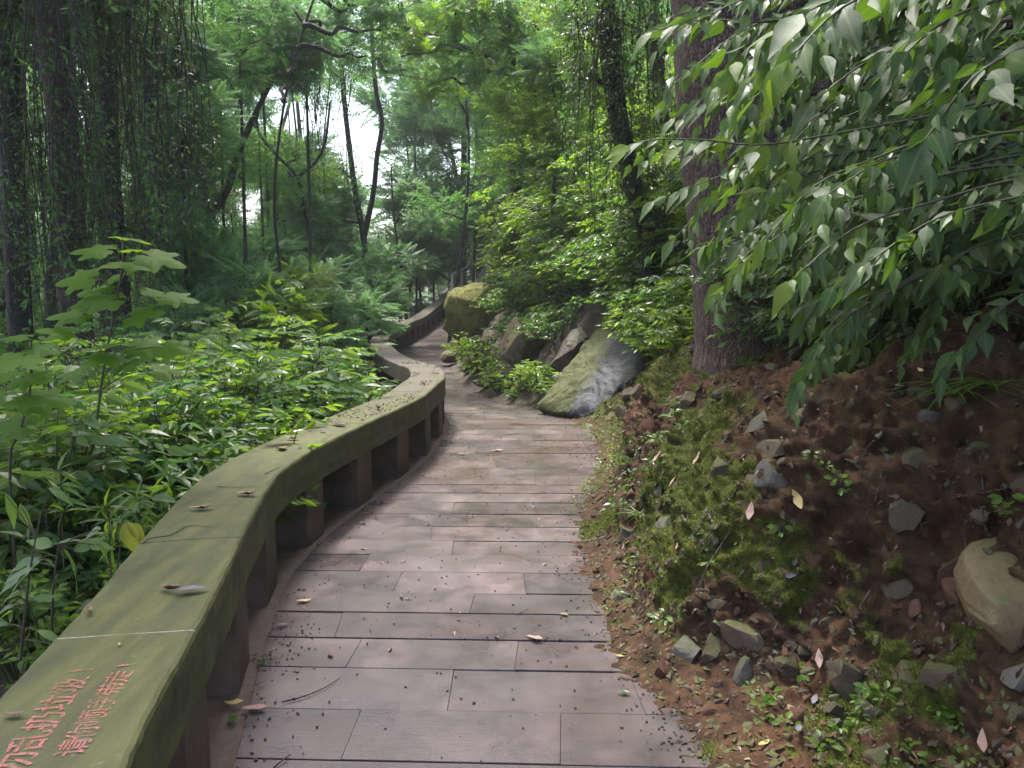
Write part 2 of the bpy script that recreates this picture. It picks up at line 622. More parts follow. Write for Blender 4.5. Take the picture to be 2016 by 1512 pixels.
def rock_mat(name, cols, moss=0.0, wet=0.6, mosscol=(0.12, 0.14, 0.035), lichen=0.0, sc=1.0, spec=0.4, cracks=1.0):
    m, nt, ns, ls = new_mat(name)
    v = objco(nt)
    oi = ns.new('ShaderNodeObjectInfo')
    n1 = noise(nt, 3.5 * sc, 7, 0.65, v, 0.8)
    n2 = noise(nt, 40 * sc, 5, 0.65, v)
    a = mathn(nt, 'ADD', mathn(nt, 'MULTIPLY', n1, 0.8), mathn(nt, 'MULTIPLY', oi.outputs['Random'], 0.25))
    col = ramp(nt, a, [(0.3 + 0.45 * i / max(1, len(cols) - 1), c) for i, c in enumerate(cols)])
    col = mixc(nt, ramp(nt, n2, [(0.28, 0.6), (0.45, 0.0)]), col, (cols[0][0] * 0.4, cols[0][1] * 0.4, cols[0][2] * 0.4))
    if moss:
        geo = ns.new('ShaderNodeNewGeometry')
        sep = ns.new('ShaderNodeSeparateXYZ')
        ls.new(geo.outputs['Normal'], sep.inputs[0])
        f = mathn(nt, 'ADD', mathn(nt, 'MULTIPLY', sep.outputs[2], 0.22), noise(nt, 2.2 * sc, 6, 0.65, v, 0.4))
        f = ramp(nt, f, [(0.62 - 0.3 * moss, 0.0), (0.74 - 0.3 * moss, 0.92)])
        mc = ramp(nt, noise(nt, 30 * sc, 4, 0.6, v), [(0.3, tuple(c * 0.5 for c in mosscol)), (0.7, tuple(c * 1.25 for c in mosscol))])
        col = mixc(nt, f, col, mc)
    if lichen:
        vo = ns.new('ShaderNodeTexVoronoi')
        vo.inputs['Scale'].default_value = 17
        ls.new(v, vo.inputs['Vector'])
        lf = mathn(nt, 'MULTIPLY', ramp(nt, vo.outputs[0], [(0.2, 1.0), (0.34, 0.0)]), ramp(nt, noise(nt, 1.6, 3, 0.6, v), [(0.45, 0.0), (0.56, lichen)]))
        col = mixc(nt, lf, col, (0.38, 0.38, 0.2))
    vc = ns.new('ShaderNodeTexVoronoi')
    vc.feature = 'DISTANCE_TO_EDGE'
    vc.inputs['Scale'].default_value = 2.3 * sc
    wv = ns.new('ShaderNodeVectorMath')
    wv.operation = 'ADD'
    ls.new(v, wv.inputs[0])
    nv = ns.new('ShaderNodeTexNoise')
    nv.inputs['Scale'].default_value = 3.0 * sc
    nv.inputs['Detail'].default_value = 5
    ls.new(nv.outputs['Color'], wv.inputs[1])
    ls.new(wv.outputs[0], vc.inputs['Vector'])
    ck = ramp(nt, vc.outputs[0], [(0.0, cracks), (0.03, 0.0)])
    col = mixc(nt, mathn(nt, 'MULTIPLY', ck, 0.8), col, (cols[0][0] * 0.25, cols[0][1] * 0.25, cols[0][2] * 0.25))
    h = mathn(nt, 'SUBTRACT', mathn(nt, 'ADD', mathn(nt, 'MULTIPLY', n2, 0.4), n1), ck)
    finish(nt, col, ramp(nt, n1, [(0.3, wet), (0.7, min(0.9, wet + 0.25))]), bump(nt, h, 0.7, 0.02 / sc), spec)
    return m


M['stone'] = rock_mat('embedded_stone', [(0.04, 0.028, 0.018), (0.09, 0.066, 0.044), (0.16, 0.125, 0.09)], 0.02, 0.5, (0.07, 0.085, 0.02), 0, 4, spec=0.2, cracks=0.0)
M['stone_grey'] = rock_mat('grey_stone', [(0.05, 0.044, 0.038), (0.09, 0.08, 0.069), (0.16, 0.145, 0.128)], 0.02, 0.45, (0.08, 0.10, 0.03), 0, 4, spec=0.2, cracks=0.0)
M['stone_red'] = rock_mat('red_stone', [(0.05, 0.024, 0.016), (0.10, 0.048, 0.03), (0.15, 0.085, 0.058)], 0, 0.6, (0.1, 0.1, 0.03), 0, 4, spec=0.2, cracks=0.0)
M['boulder_brown'] = rock_mat('boulder_brown', [(0.07, 0.055, 0.032), (0.15, 0.118, 0.072), (0.25, 0.2, 0.135)], 0.12, 0.65, (0.10, 0.11, 0.03), spec=0.2)
M['boulder_moss'] = rock_mat('boulder_moss', [(0.09, 0.082, 0.045), (0.16, 0.145, 0.08), (0.24, 0.21, 0.13)], 1.0, 0.7, (0.17, 0.17, 0.04), 0.9, spec=0.2)
M['boulder_dark'] = rock_mat('boulder_dark', [(0.03, 0.022, 0.016), (0.07, 0.048, 0.034), (0.12, 0.085, 0.06)], 0.1, 0.5, (0.06, 0.07, 0.02))
M['boulder_tan'] = rock_mat('boulder_tan', [(0.09, 0.065, 0.03), (0.15, 0.105, 0.05), (0.19, 0.14, 0.075)], 0.05, 0.5, (0.10, 0.10, 0.03), 0, 1.0, cracks=0.0)

M['crumb'] = simple('earth_crumb', (0.02, 0.013, 0.01), (0.06, 0.04, 0.03), 300, 0.8)

# ------------------------------------------------------------------ concrete railing
RAIL_H, RAIL_W, BEAM = 0.55, 0.37, 0.21
_top = [(-0.42, 0.2, 0.55), (-0.56, 0.9, 0.55)]
for px, py in ((246, 1512), (387, 1240), (438, 1140), (497, 1016), (551, 931), (630, 877), (717, 835), (780, 806), (834, 779), (861, 756), (877, 739)):
    _top.append(tuple(on(px, py, RAIL_H)))
for px, py, y in ((865, 722, 9.45), (841, 715, 10.1), (813, 706, 11.2), (783, 691, 13.0), (765, 670, 16.2), (776, 654, 19.2), (816, 632, 22.5), (837, 623, 24.2), (876, 593, 27.5), (900, 572, 30.0)):
    _top.append(tuple(at(px, py, y)))
RAIL = catmull(_top, 0.05)
_ds = np.linalg.norm(np.diff(RAIL, axis=0), axis=1)
RS = np.concatenate([[0], np.cumsum(_ds)])


def rail_at(s):
    p = np.array([np.interp(s, RS, RAIL[:, k]) for k in range(3)])
    q = np.array([np.interp(s + 0.12, RS, RAIL[:, k]) for k in range(3)])
    o = np.array([np.interp(s - 0.12, RS, RAIL[:, k]) for k in range(3)])
    t = q - o
    t /= np.linalg.norm(t)
    n = np.array([-t[1], t[0], 0])
    n /= np.linalg.norm(n)
    return p, t, n            # n points outwards, to the left of the walker


rail_y = RAIL[:, 1]


def rail_x(y):
    return np.interp(y, rail_y, RAIL[:, 0])


def path_z(y):
    return np.interp(y, rail_y, RAIL[:, 2]) - RAIL_H


railing = thing('concrete_railing', 'low green-stained concrete railing curving away along the left side of the deck', 'railing')
# cross-section (across outwards, height), rounded arrises
c = 0.016
SEC = [(0, -c), (0.005, -0.005), (c, 0), (RAIL_W * 0.5, 0.0015), (RAIL_W - c, 0), (RAIL_W - 0.005, -0.005), (RAIL_W, -c),
       (RAIL_W, -BEAM + 0.008), (RAIL_W - 0.008, -BEAM), (0.008, -BEAM), (0, -BEAM + 0.008)]


def sweep(s0, s1, sec, n=9, wob=0.0, seed=0, seg_rot=0.0):
    ss = np.linspace(s0, s1, n)
    V = []
    for s in ss:
        p, t, nn = rail_at(s)
        for a, b in sec:
            V.append(p + nn * a + np.array([0, 0, b]))
    V = np.array(V)
    if wob:
        V += fbm(V * 5, 3, seed)[:, None] * wob * np.array([1, 1, 0.4]) + fbm(V * 23, 3, seed + 9)[:, None] * wob * .8 * np.array([1, 1, 0.3])
    m = len(sec)
    F = []
    for i in range(n - 1):
        for j in range(m):
            k = (j + 1) % m
            F.append((i * m + j, i * m + k, (i + 1) * m + k, (i + 1) * m + j))
    F.append(tuple(range(m))[::-1])
    F.append(tuple((n - 1) * m + j for j in range(m)))
    return V, F


s_first = float(np.interp(on(387, 1240, RAIL_H)[1], rail_y, RS))
joints = [s_first + 0.835 * k for k in range(-2, 60)]
joints = [s for s in joints if 0.0 < s < RS[-1] - 0.3]
edges = [0.0] + joints + [RS[-1] - 0.05]
for i in range(len(edges) - 1):
    a, b = edges[i], edges[i + 1]
    V, F = sweep(a + 0.0015, b - 0.0015, SEC, 25, 0.006, 3)
    V[:, 2] += R.uniform(-0.0015, 0.0015)
    part('rail_beam', mesh_from('rail_beam', V, F, M['concrete'], False), railing)
JSEC = [(0.002, -0.03), (0.012, -0.0015), (RAIL_W - 0.01, -0.0015), (RAIL_W - 0.002, -BEAM + 0.02), (0.002, -BEAM + 0.02)]
for s in joints:
    V, F = sweep(s - 0.0035, s + 0.0035, [(0.001, -0.02), (0.012, 0.0004), (RAIL_W - 0.012, 0.0004), (RAIL_W - 0.001, -0.02), (RAIL_W - 0.001, -BEAM + 0.01), (0.001, -BEAM + 0.01)], 2)
    if abs(s - s_first) < .1:
        V, F = sweep(s - 0.0025, s + 0.0025, [(0.005, -0.004), (0.012, 0.0006), (RAIL_W - 0.012, 0.0006), (RAIL_W - 0.005, -0.004), (RAIL_W - 0.01, -0.03), (0.01, -0.03)], 2)
    part('joint', mesh_from('joint', V, F, M['mortar'] if abs(s - s_first) < .1 else M['post']), railing)
PW, PT = 0.27, 0.27
for s in joints:
    p, t, n = rail_at(s)
    V, F = [], []
    zb, zt = -RAIL_H - 0.25, -BEAM - 0.001
    for zz in (zb, -RAIL_H * 0.7, zt):
        for da, dn in ((-PW / 2, 0.012), (PW / 2, 0.012), (PW / 2, 0.012 + PT), (-PW / 2, 0.012 + PT)):
            V.append(p + t * np.array([1, 1, 0]) * da + n * dn + np.array([0, 0, zz]))
    for k in (0, 4):
        for j in range(4):
            F.append((k + j, k + (j + 1) % 4, k + 4 + (j + 1) % 4, k + 4 + j))
    F += [(8, 9, 10, 11), (3, 2, 1, 0)]
    part('post', mesh_from('post', V, F, M['post']), railing)

# painted warning, two lines of stencilled characters read by a walker facing outwards
def paint_mat():
    m, nt, ns, ls = new_mat('faded_red_paint')
    v = worldco(nt)
    a = ramp(nt, mathn(nt, 'ADD', mathn(nt, 'MULTIPLY', noise(nt, 55, 4, 0.7, v), 0.6), mathn(nt, 'MULTIPLY', noise(nt, 9, 3, 0.6, v), 0.4)), [(0.40, 0.1), (0.58, 0.85)])
    p, o = finish(nt, ramp(nt, noise(nt, 20, 2, 0.5, v), [(0.4, (0.3, 0.085, 0.07)), (0.6, (0.36, 0.11, 0.12))]), 0.6)
    ls.new(a, p.inputs['Alpha'])
    return m


M['paint'] = paint_mat()


def line_text(chars, p0, p1, size, z, name, stroke):
    """characters spread evenly from p0 to p1 (xy), each upright towards the outer side"""
    p0, p1 = np.array(p0[:2]), np.array(p1[:2])
    d = (p1 - p0) / np.linalg.norm(p1 - p0)
    ang = math.atan2(d[1], d[0])
    for k, ch in enumerate(chars):
        cu = bpy.data.curves.new('glyph', 'FONT')
        cu.body = ch
        cu.size = size
        cu.align_x = 'CENTER'
        cu.align_y = 'CENTER'
        cu.offset = stroke
        cu.resolution_u = 2
        tmp = bpy.data.objects.new('glyph', cu)
        COL.objects.link(tmp)
        dg = bpy.context.evaluated_depsgraph_get()
        me = bpy.data.meshes.new_from_object(tmp.evaluated_get(dg))
        bpy.data.objects.remove(tmp)
        me.materials.clear()
        me.materials.append(M['paint'])
        q = p0 + (p1 - p0) * (k / (len(chars) - 1))
        part(name, me, railing, (q[0], q[1], z), (0, 0, ang + R.uniform(-0.03, 0.03)))


line_text('请勿乱扔垃圾!', on(0, 1552, .55), on(163, 1322, .55), 0.080, RAIL_H + 0.0045, 'painted_character', 0.0012)
line_text('请你顺手带走!', on(149, 1474, .55), on(252, 1312, .55), 0.066, RAIL_H + 0.0045, 'painted_character', 0.0006)

# ------------------------------------------------------------------ deck
_edge = [on(1640, 1700), on(1480, 1512), on(1400, 1400), on(1290, 1320), on(1262, 1265), on(1240, 1190), on(1205, 1120), on(1190, 1075), on(1190, 1010),
         on(1205, 940), on(1211, 890), on(1190, 850), on(1130, 822), on(1060, 803), on(1000, 786), on(935, 755), on(910, 728)]
_edge = [np.array(e) for e in _edge] + [np.array([-1.25, 16.5, 0]), np.array([-1.35, 20, 0]), np.array([-1.15, 23, 0]), np.array([-0.9, 27, 0]), np.array([-0.7, 31, 0]), np.array([0.5, 60, 0])]
_edge = [np.array([0.95, 0.2, 0]), np.array([0.9, 1.2, 0])] + _edge
_ey = np.array([e[1] for e in _edge])
_ex = np.array([e[0] for e in _edge])


def edge_x(y):
    return np.interp(y, _ey, _ex)


deck = add('deck', None)
deck['kind'] = 'structure'
PL = 0.283
# rows whose joints show clearly: joint pixels per row, front row first
seams = {(1500, 1400): [694, 1109], (1400, 1318): [888, 1248], (1318, 1258): [700, 1021], (1258, 1200): [662, 829], (1200, 1160): [933], (1160, 1122): [785, 1031], (1122, 1085): [720, 1150]}
_ly = [1660, 1500, 1399, 1319, 1258, 1208, 1168, 1127, 1093, 1065, 1037, 1012, 989.5, 971, 953.5, 937, 921.9, 906.6, 892.4, 879.3, 867.3, 855.3, 845.5]
rows = [float(on(905, q)[1]) for q in _ly]
y = rows[-1] + .29
while y < 30.5:
    rows.append(y)
    y += .285
y = rows[0] - .285
while y > .3:
    rows.insert(0, y)
    y -= .285
k0 = rows.index(float(on(905, 1500)[1]))
rows_spec = {0: [694, 1109], 1: [888, 1248], 2: [700, 1021], 3: [662, 1290], 4: [933], 5: [785, 1031], 6: [720, 1150]}
gap = 0.0045
for ri, y0 in enumerate(rows):
    k = ri - k0
    PL = (rows[ri + 1] if ri + 1 < len(rows) else y0 + .285) - y0
    slope = -0.035 * (1 - float(smooth(y0, 2.0, 9.0))) + 0.012 * float(smooth(y0, 9, 14))
    x0 = rail_x(y0 + PL / 2) + 0.02
    x1 = edge_x(y0 + PL / 2) + 0.32
    xs = []
    if k in rows_spec:
        ym = y0 + PL / 2
        for px in rows_spec[k]:
            xs.append((px - 1008) / FPX * (ym * math.cos(PITCH) + CAM_H * math.sin(PITCH)))
    else:
        x = x0 + R.uniform(0.4, 1.5)
        while x < x1 - 0.15:
            xs.append(x)
            x += R.uniform(0.9, 1.6)
    xs = [x0 + 0.0] + [x for x in xs if x0 + 0.1 < x < x1 - 0.08] + [x1]
    g = R.choice([.003, .005, .009, .013]) if y0 < 4.5 else R.choice([.003, .005, .010, .014])
    sks = [0.0] + [R.uniform(-0.02, 0.02) for _ in xs[1:-1]] + [0.0]
    for a, b, ska, skb in zip(xs[:-1], xs[1:], sks[:-1], sks[1:]):
        first, last = a == x0, b == x1
        yy = [y0 + g, y0 + PL - g * 0.3]
        V = []
        tilt = R.uniform(-0.0025, 0.0025)
        hz = R.uniform(-0.002, 0.002)
        for (xx, yv, sx) in ((a + 0.0004, yy[0], ska), (b - 0.0004, yy[0], skb), (b - 0.0004, yy[1], 0), (a + 0.0004, yy[1], 0)):
            if first and xx < a + 0.01:
                xx = rail_x(yv) + 0.035
            yq = yv + slope * (xx + 0.3)
            V.append([xx + sx, yq, float(path_z(yv)) + hz + tilt * (1 if yv > y0 + PL / 2 else -1)])
        V = np.array(V)
        bev = 0.0014
        cen = V.mean(0)
        inner = V.copy()
        inner[:, :2] = V[:, :2] + np.sign(cen[:2] - V[:, :2]) * bev
        low = V.copy()
        low[:, 2] -= 0.045
        rim = V.copy()
        rim[:, 2] -= bev
        VV = np.concatenate([inner, rim, low])
        F = [(0, 1, 2, 3)]
        for q in (0, 4):
            for j in range(4):
                j2 = (j + 1) % 4
                F.append((q + 4 + j, q + 4 + j2, q + j2, q + j))
        add('plank', mesh_from('plank', VV, F, M['plank']), deck)

# bedding under the deck, with the red mud strip between the posts
V, F = [], []
ys = np.arange(0.0, 31, 0.12)
for yv in ys:
    z = float(path_z(yv))
    x0, x1 = rail_x(yv) - 0.42, edge_x(yv) + 0.5
    for q in (x0, rail_x(yv) - 0.1, rail_x(yv) + 0.03, rail_x(yv) + 0.08, 0.5 * (x0 + x1), x1):
        V.append([q, yv, z + (-0.008 if q < rail_x(yv) + 0.05 else -0.11)])
V = np.array(V)
V[:, 2] += fbm(V * 14, 3, 4) * 0.006
nq = 6
for i in range(len(ys) - 1):
    for j in range(nq - 1):
        F.append((i * nq + j, i * nq + j + 1, (i + 1) * nq + j + 1, (i + 1) * nq + j))


def mud_mat():
    m, nt, ns, ls = new_mat('red_mud')
    v = worldco(nt)
    n = noise(nt, 12, 6, 0.65, v)
    finish(nt, ramp(nt, n, [(0.3, (0.05, 0.028, 0.02)), (0.55, (0.095, 0.055, 0.04)), (0.75, (0.14, 0.085, 0.066))]), 0.6, bump(nt, n, 0.6, 0.01))
    return m


M['mud'] = mud_mat()
add('deck_bed', mesh_from('deck_bed', V, F, M['mud'], True), kind='structure')

# ------------------------------------------------------------------ earth bank and hillside on the right
NEARP = np.array([(-0.30, -0.03), (-0.12, 0.0), (0.0, 0.03), (0.2, 0.06), (0.45, 0.12), (0.62, 0.3), (0.74, 0.55), (0.85, 0.82), (1.0, 1.08), (1.35, 1.32), (2.3, 1.9), (3.6, 3.0), (7, 6.2), (14, 11), (30, 17)])
MIDP = np.array([(-0.30, -0.03), (-0.12, 0.0), (0.0, 0.05), (0.05, 0.12), (0.14, 0.30), (0.25, 0.53), (0.40, 0.78), (0.58, 0.96), (0.82, 1.10), (1.15, 1.28), (1.9, 1.85), (3.2, 3.1), (6.5, 6.2), (14, 11), (30, 17)])
FARP = np.array([(-0.30, -0.04), (-0.12, -0.01), (0.0, 0.02), (0.12, 0.08), (0.3, 0.2), (0.55, 0.42), (0.8, 0.72), (1.05, 1.1), (1.35, 1.6), (1.8, 2.2), (2.6, 3.1), (4.0, 4.5), (8, 7.8), (15, 12), (30, 17)])


def profile(y):
    a = float(smooth(y, 2.4, 3.2))
    b = float(smooth(y, 7.0, 9.0))
    return (NEARP * (1 - a) + MIDP * a) * (1 - b) + FARP * b


def bank_grid(ys, us):
    V = np.zeros((len(ys), len(us), 3))
    for i, yv in enumerate(ys):
        P = profile(yv)
        seg = np.concatenate([[0], np.cumsum(np.linalg.norm(np.diff(P, axis=0), axis=1))])
        V[i, :, 0] = edge_x(yv) + np.interp(us, seg, P[:, 0])
        V[i, :, 1] = yv
        V[i, :, 2] = float(path_z(yv)) + np.interp(us, seg, P[:, 1])
    return V


def bank_surface(V, us):
    # displace along the local normal
    dy = np.gradient(V, axis=0)
    du = np.gradient(V, axis=1)
    Nn = np.cross(du, dy)
    Nn /= np.linalg.norm(Nn, axis=2, keepdims=True) + 1e-9
    Nn *= np.where(Nn[..., 2:3] < 0, -1, 1)
    amp = smooth(us, 0.22, 0.8)[None, :]
    big = fbm(V * 1.7, 3, 21) * 0.15
    mid = np.abs(fbm(V * np.array([5.5, 5.5, 7]), 4, 33)) * -0.17 + 0.045
    cl = vnoise(V * 17, 44)
    clod = np.maximum(cl, -0.2) * 0.036 + np.abs(vnoise(V * 30, 46)) * 0.024
    fine = fbm(V * 42, 3, 51) * 0.024
    h = (big + mid) * amp + (clod + fine) * (0.35 + 0.65 * amp)
    far = smooth(us, 3.5, 7.0)[None, :]
    h = h * (1 - far) + fbm(V * 0.5, 3, 5) * 0.5 * far
    return V + Nn * h[..., None], Nn


def grid_faces(a, b):
    i = np.arange(a - 1)[:, None] * b
    j = np.arange(b - 1)[None, :]
    return np.stack([i + j, i + j + 1, i + b + j + 1, i + b + j], axis=-1).reshape(-1, 4)


uA = np.concatenate([np.arange(0, 3.2, 0.011), np.arange(3.2, 5.0, 0.05), np.arange(5.0, 34, 0.6)])
yA = np.concatenate([np.arange(0.4, 1.4, 0.05), np.arange(1.4, 5.5, 0.0115), np.arange(5.5, 9.5, 0.024)])
BV = bank_grid(yA, uA)
BS, BN = bank_surface(BV, uA)
def moss_mask(P):
    xx = P[..., 0] - edge_x(P[..., 1])
    f = fbm(P * 2.1 + 4, 4, 71) * 1.5 + .35 * fbm(P * 13, 2, 72)
    bias = .22 - .55 * smooth(xx, .55, 1.35) - .35 * smooth(-P[..., 1], -3.3, -2.7) - .5 * (1 - smooth(xx, .0, .12)) + .12 * smooth(P[..., 2], .3, .7) * (1 - smooth(P[..., 2], .9, 1.1))
    return smooth(f + bias, .0, .4)


_bm = mesh_from('earth_bank', BS.reshape(-1, 3), grid_faces(len(yA), len(uA)), M['soil'], True)
_ma = _bm.attributes.new('moss', 'FLOAT', 'POINT')
_ma.data.foreach_set('value', moss_mask(BS).astype(np.float32).ravel())
bank = add('earth_bank', _bm, kind='structure')
yB = np.concatenate([np.arange(9.476, 16, 0.07), np.arange(16, 34, 0.3), np.arange(34, 120, 3)])
uB = np.concatenate([np.arange(0, 5.0, 0.06), np.arange(5.0, 34, 0.6)])
BV2 = bank_grid(yB, uB)
BS2, BN2 = bank_surface(BV2, uB)
add('hillside', mesh_from('hillside', BS2.reshape(-1, 3), grid_faces(len(yB), len(uB)), M['forest_floor'], True), kind='structure')


def bank_point(y, u):
    """a point and normal of the bank at depth y, distance u up the slope"""
    if y < 9.4:
        i = int(np.clip(np.searchsorted(yA, y), 0, len(yA) - 1))
        j = int(np.clip(np.searchsorted(uA, u), 0, len(uA) - 1))
        return BS[i, j], BN[i, j]
    i = int(np.clip(np.searchsorted(yB, y), 0, len(yB) - 1))
    j = int(np.clip(np.searchsorted(uB, u), 0, len(uB) - 1))
    return BS2[i, j], BN2[i, j]


_BSf = np.concatenate([BS.reshape(-1, 3), BS2.reshape(-1, 3)])
_BNf = np.concatenate([BN.reshape(-1, 3), BN2.reshape(-1, 3)])
_rel = _BSf - C0
_dep = _rel @ _F
_bpx = 1008 + FPX * _rel[:, 0] / np.maximum(_dep, 0.01)
_bpy = 756 - FPX * (_rel @ _U) / np.maximum(_dep, 0.01)


def bank_at_px(px, py):
    """nearest bank surface point that shows at a photograph pixel"""
    d = (_bpx - px) ** 2 + (_bpy - py) ** 2 + (_dep < 0.5) * 1e9
    k = np.argpartition(d, 12)[:12]
    k = k[np.argmin(_dep[k] + d[k] * 0.01)]
    return _BSf[k], _BNf[k]


# ground falling away on the left, valley floor and far hills
def left_z(x, y):
    d = np.maximum(0.0, rail_x(np.clip(y, 0.2, 29.9)) - 0.3 - x)
    z = -0.06 - 1.15 * (1 - np.exp(-d * 0.75)) - 0.05 * d
    z = z + path_z(np.clip(y, 0.2, 29.9))
    z = z + smooth(np.hypot(x, y), 60, 420) * 26 * (0.55 + 0.45 * fbm(np.stack([x * 0.008, y * 0.008, x * 0], -1), 3, 9))
    return z + 0.12 * fbm(np.stack([x * 0.7, y * 0.7, x * 0], -1), 3, 3)


gx = np.concatenate([-np.geomspace(600, 30, 26), np.arange(-28, -6, 1.0), np.arange(-6, 1.6, 0.2), [2, 4, 8, 16], np.geomspace(30, 600, 18)])
gy = np.concatenate([-np.geomspace(60, 4, 8), np.arange(-2, 14, 0.25), np.arange(14, 40, 1.0), np.geomspace(42, 900, 36)])
GX, GY = np.meshgrid(gx, gy)
GZ = left_z(GX, GY)
under = (GX > rail_x(np.clip(GY, 0.2, 29.9)) - 0.3)
GZ = np.where(under & (GY < 60), np.minimum(GZ, path_z(np.clip(GY, 0.2, 29.9)) - 0.35), GZ)
add('ground', mesh_from('ground', np.stack([GX, GY, GZ], -1).reshape(-1, 3), grid_faces(len(gy), len(gx)), M['forest_floor'], True), kind='structure')


# ------------------------------------------------------------------ rocks
def ico(sub):
    import bmesh
    bm = bmesh.new()
    bmesh.ops.create_icosphere(bm, subdivisions=sub, radius=1.0)
    V = np.array([v.co[:] for v in bm.verts])
    F = np.array([[v.index for v in f.verts] for f in bm.faces])
    bm.free()
    return V, F


_ico = {k: ico(k) for k in (1, 2, 3, 4, 5)}


def rock_shape(seed, sub=2, cuts=9, scale=(1, 1, 1), rough=0.05, planes=None, freq=3.0, layers=0.0, hr=(0.45, 0.85)):
    rg = np.random.default_rng(seed)
    V, F = _ico[sub]
    V = V.copy()
    pl = []
    for _ in range(cuts):
        n = rg.normal(size=3)
        n /= np.linalg.norm(n)
        pl.append((n, rg.uniform(*hr)))
    if planes:
        pl += [(np.array(n, float) / np.linalg.norm(n), h) for n, h in planes]
    for n, h in pl:
        d = V @ n
        V = V - np.maximum(d - h, 0)[:, None] * n * 0.96
    if layers:
        V[:, :2] *= (1 + layers * np.sign(vnoise(np.stack([V[:, 2] * 0, V[:, 2] * 0, V[:, 2] * 9], -1) + 3, seed)))[:, None]
    V = V * (1 + rough * fbm(V * freq + seed, 4, seed))[:, None]
    V = V * np.array(scale)
    return V, F


def hull_stone(seed, npt=16, scale=(1, 1, 1)):
    import bmesh
    rgh = np.random.default_rng(seed)
    bm = bmesh.new()
    P = rgh.uniform(-1, 1, (npt, 3))
    P = P / np.maximum(np.abs(P).max(1, keepdims=True), .01) * rgh.uniform(.72, 1.0, (npt, 1))
    P = P * np.array(scale)
    for p in P:
        bm.verts.new(tuple(p))
    r = bmesh.ops.convex_hull(bm, input=bm.verts)
    bmesh.ops.delete(bm, geom=list({g for g in r['geom_interior'] + r['geom_unused'] if isinstance(g, bmesh.types.BMVert)}), context='VERTS')
    bmesh.ops.triangulate(bm, faces=bm.faces[:])
    bmesh.ops.recalc_face_normals(bm, faces=bm.faces[:])
    bm.verts.index_update()
    V = np.array([v.co[:] for v in bm.verts])
    F = np.array([[v.index for v in f.verts] for f in bm.faces])
    bm.free()
    return V, F


rock_pool = {}
for mk in ('stone', 'stone_grey', 'stone_red'):
    rock_pool[mk] = [mesh_from('stone', *rock_shape(100 + q + 40 * len(rock_pool), 3, 12, (1.3, R.uniform(.8, 1.2), R.uniform(.7, 1.1)), 0.14, hr=(.38, .7), freq=2.2), M[mk], False) for q in range(7)]
pebble_pool = {mk: [mesh_from('stone', *hull_stone(200 + q, 11, (1.0, .8, .6)), M[mk], False) for q in range(5)] for mk in rock_pool}


def orient(n, spin):
    q = Vector((float(n[0]), float(n[1]), float(n[2]))).to_track_quat('Z', 'Y')
    return (q @ Euler((0, 0, spin)).to_quaternion()).to_euler()


# individually seen stones: photo px, py, width in px, material, flatness
stones = [(1505, 815, 92, 'stone_grey', .35), (1570, 812, 60, 'stone', .6), (1525, 880, 58, 'stone', .8), (1590, 895, 40, 'stone', .6), (1515, 938, 72, 'stone_grey', .45), (1480, 945, 50, 'stone', .7), (1410, 920, 60, 'stone', .5),
          (1298, 1028, 66, 'stone_grey', .4), (1230, 1055, 60, 'stone_grey', .9), (1222, 1175, 52, 'stone_grey', .7), (1235, 1130, 30, 'stone', .6), (1800, 900, 110, 'stone', .35), (1780, 990, 86, 'stone', .4), (1880, 790, 46, 'stone', .5), (1810, 775, 50, 'stone', .35), (1820, 815, 44, 'stone_grey', .5),
          (1480, 1260, 110, 'stone', .9), (1400, 1290, 86, 'stone', .8), (1350, 1280, 70, 'stone_grey', .9), (1460, 1340, 70, 'stone_grey', .9), (1400, 1190, 56, 'stone', .8), (1550, 1300, 60, 'stone', .7), (1585, 1280, 38, 'stone', .9),
          (1600, 1227, 24, 'stone_grey', .7), (1625, 1225, 26, 'stone', .8), (1805, 1202, 34, 'stone_red', .6), (1760, 1170, 90, 'stone', .8), (1665, 1330, 84, 'stone', .8), (1850, 1330, 90, 'stone', .6), (1640, 1395, 44, 'stone', .7), (1700, 1390, 60, 'stone', .8),
          (1532, 1425, 44, 'stone_grey', .7), (1570, 1410, 34, 'stone_red', .8), (1725, 1490, 70, 'stone', .8), (1620, 1450, 50, 'stone', .6), (1695, 1450, 30, 'stone_grey', .6), (1305, 1315, 42, 'stone_red', .7), (1370, 1380, 44, 'stone_red', .7), (1400, 1395, 30, 'stone_red', .6),
          (1215, 1095, 26, 'stone', .7), (1250, 1085, 24, 'stone_red', .7), (1180, 1098, 18, 'stone_red', .7), (1600, 1110, 40, 'stone_red', .4), (1870, 1115, 60, 'stone_red', .5), (1930, 1015, 40, 'stone', .5), (1700, 840, 36, 'stone', .6), (1650, 800, 50, 'stone', .5), (1740, 745, 60, 'stone', .3),
          (1270, 840, 50, 'stone_red', .5), (1230, 815, 60, 'stone', .5), (1250, 775, 50, 'boulder', .8), (1350, 780, 30, 'stone', .5), (1420, 770, 34, 'stone', .5), (1520, 720, 46, 'stone', .3), (1560, 690, 40, 'stone', .3), (1880, 1170, 70, 'stone_red', .4), (1920, 880, 46, 'stone', .5)]
n_st = 0
for px, py, w, mk, fl in stones:
    p, n = bank_at_px(px, py)
    dep = (p - C0) @ _F
    r = w / FPX * dep * 0.56
    mk = 'stone' if mk == 'boulder' else mk
    me = R.choice(rock_pool[mk])
    o = add('stone', me, bank, p - n * r * 0.25, orient(n + np.array([0, 0, .5]), R.uniform(0, 6.28)), (r, r * R.uniform(.9, 1.1), r * (0.6 + fl * 0.8)))
    n_st += 1
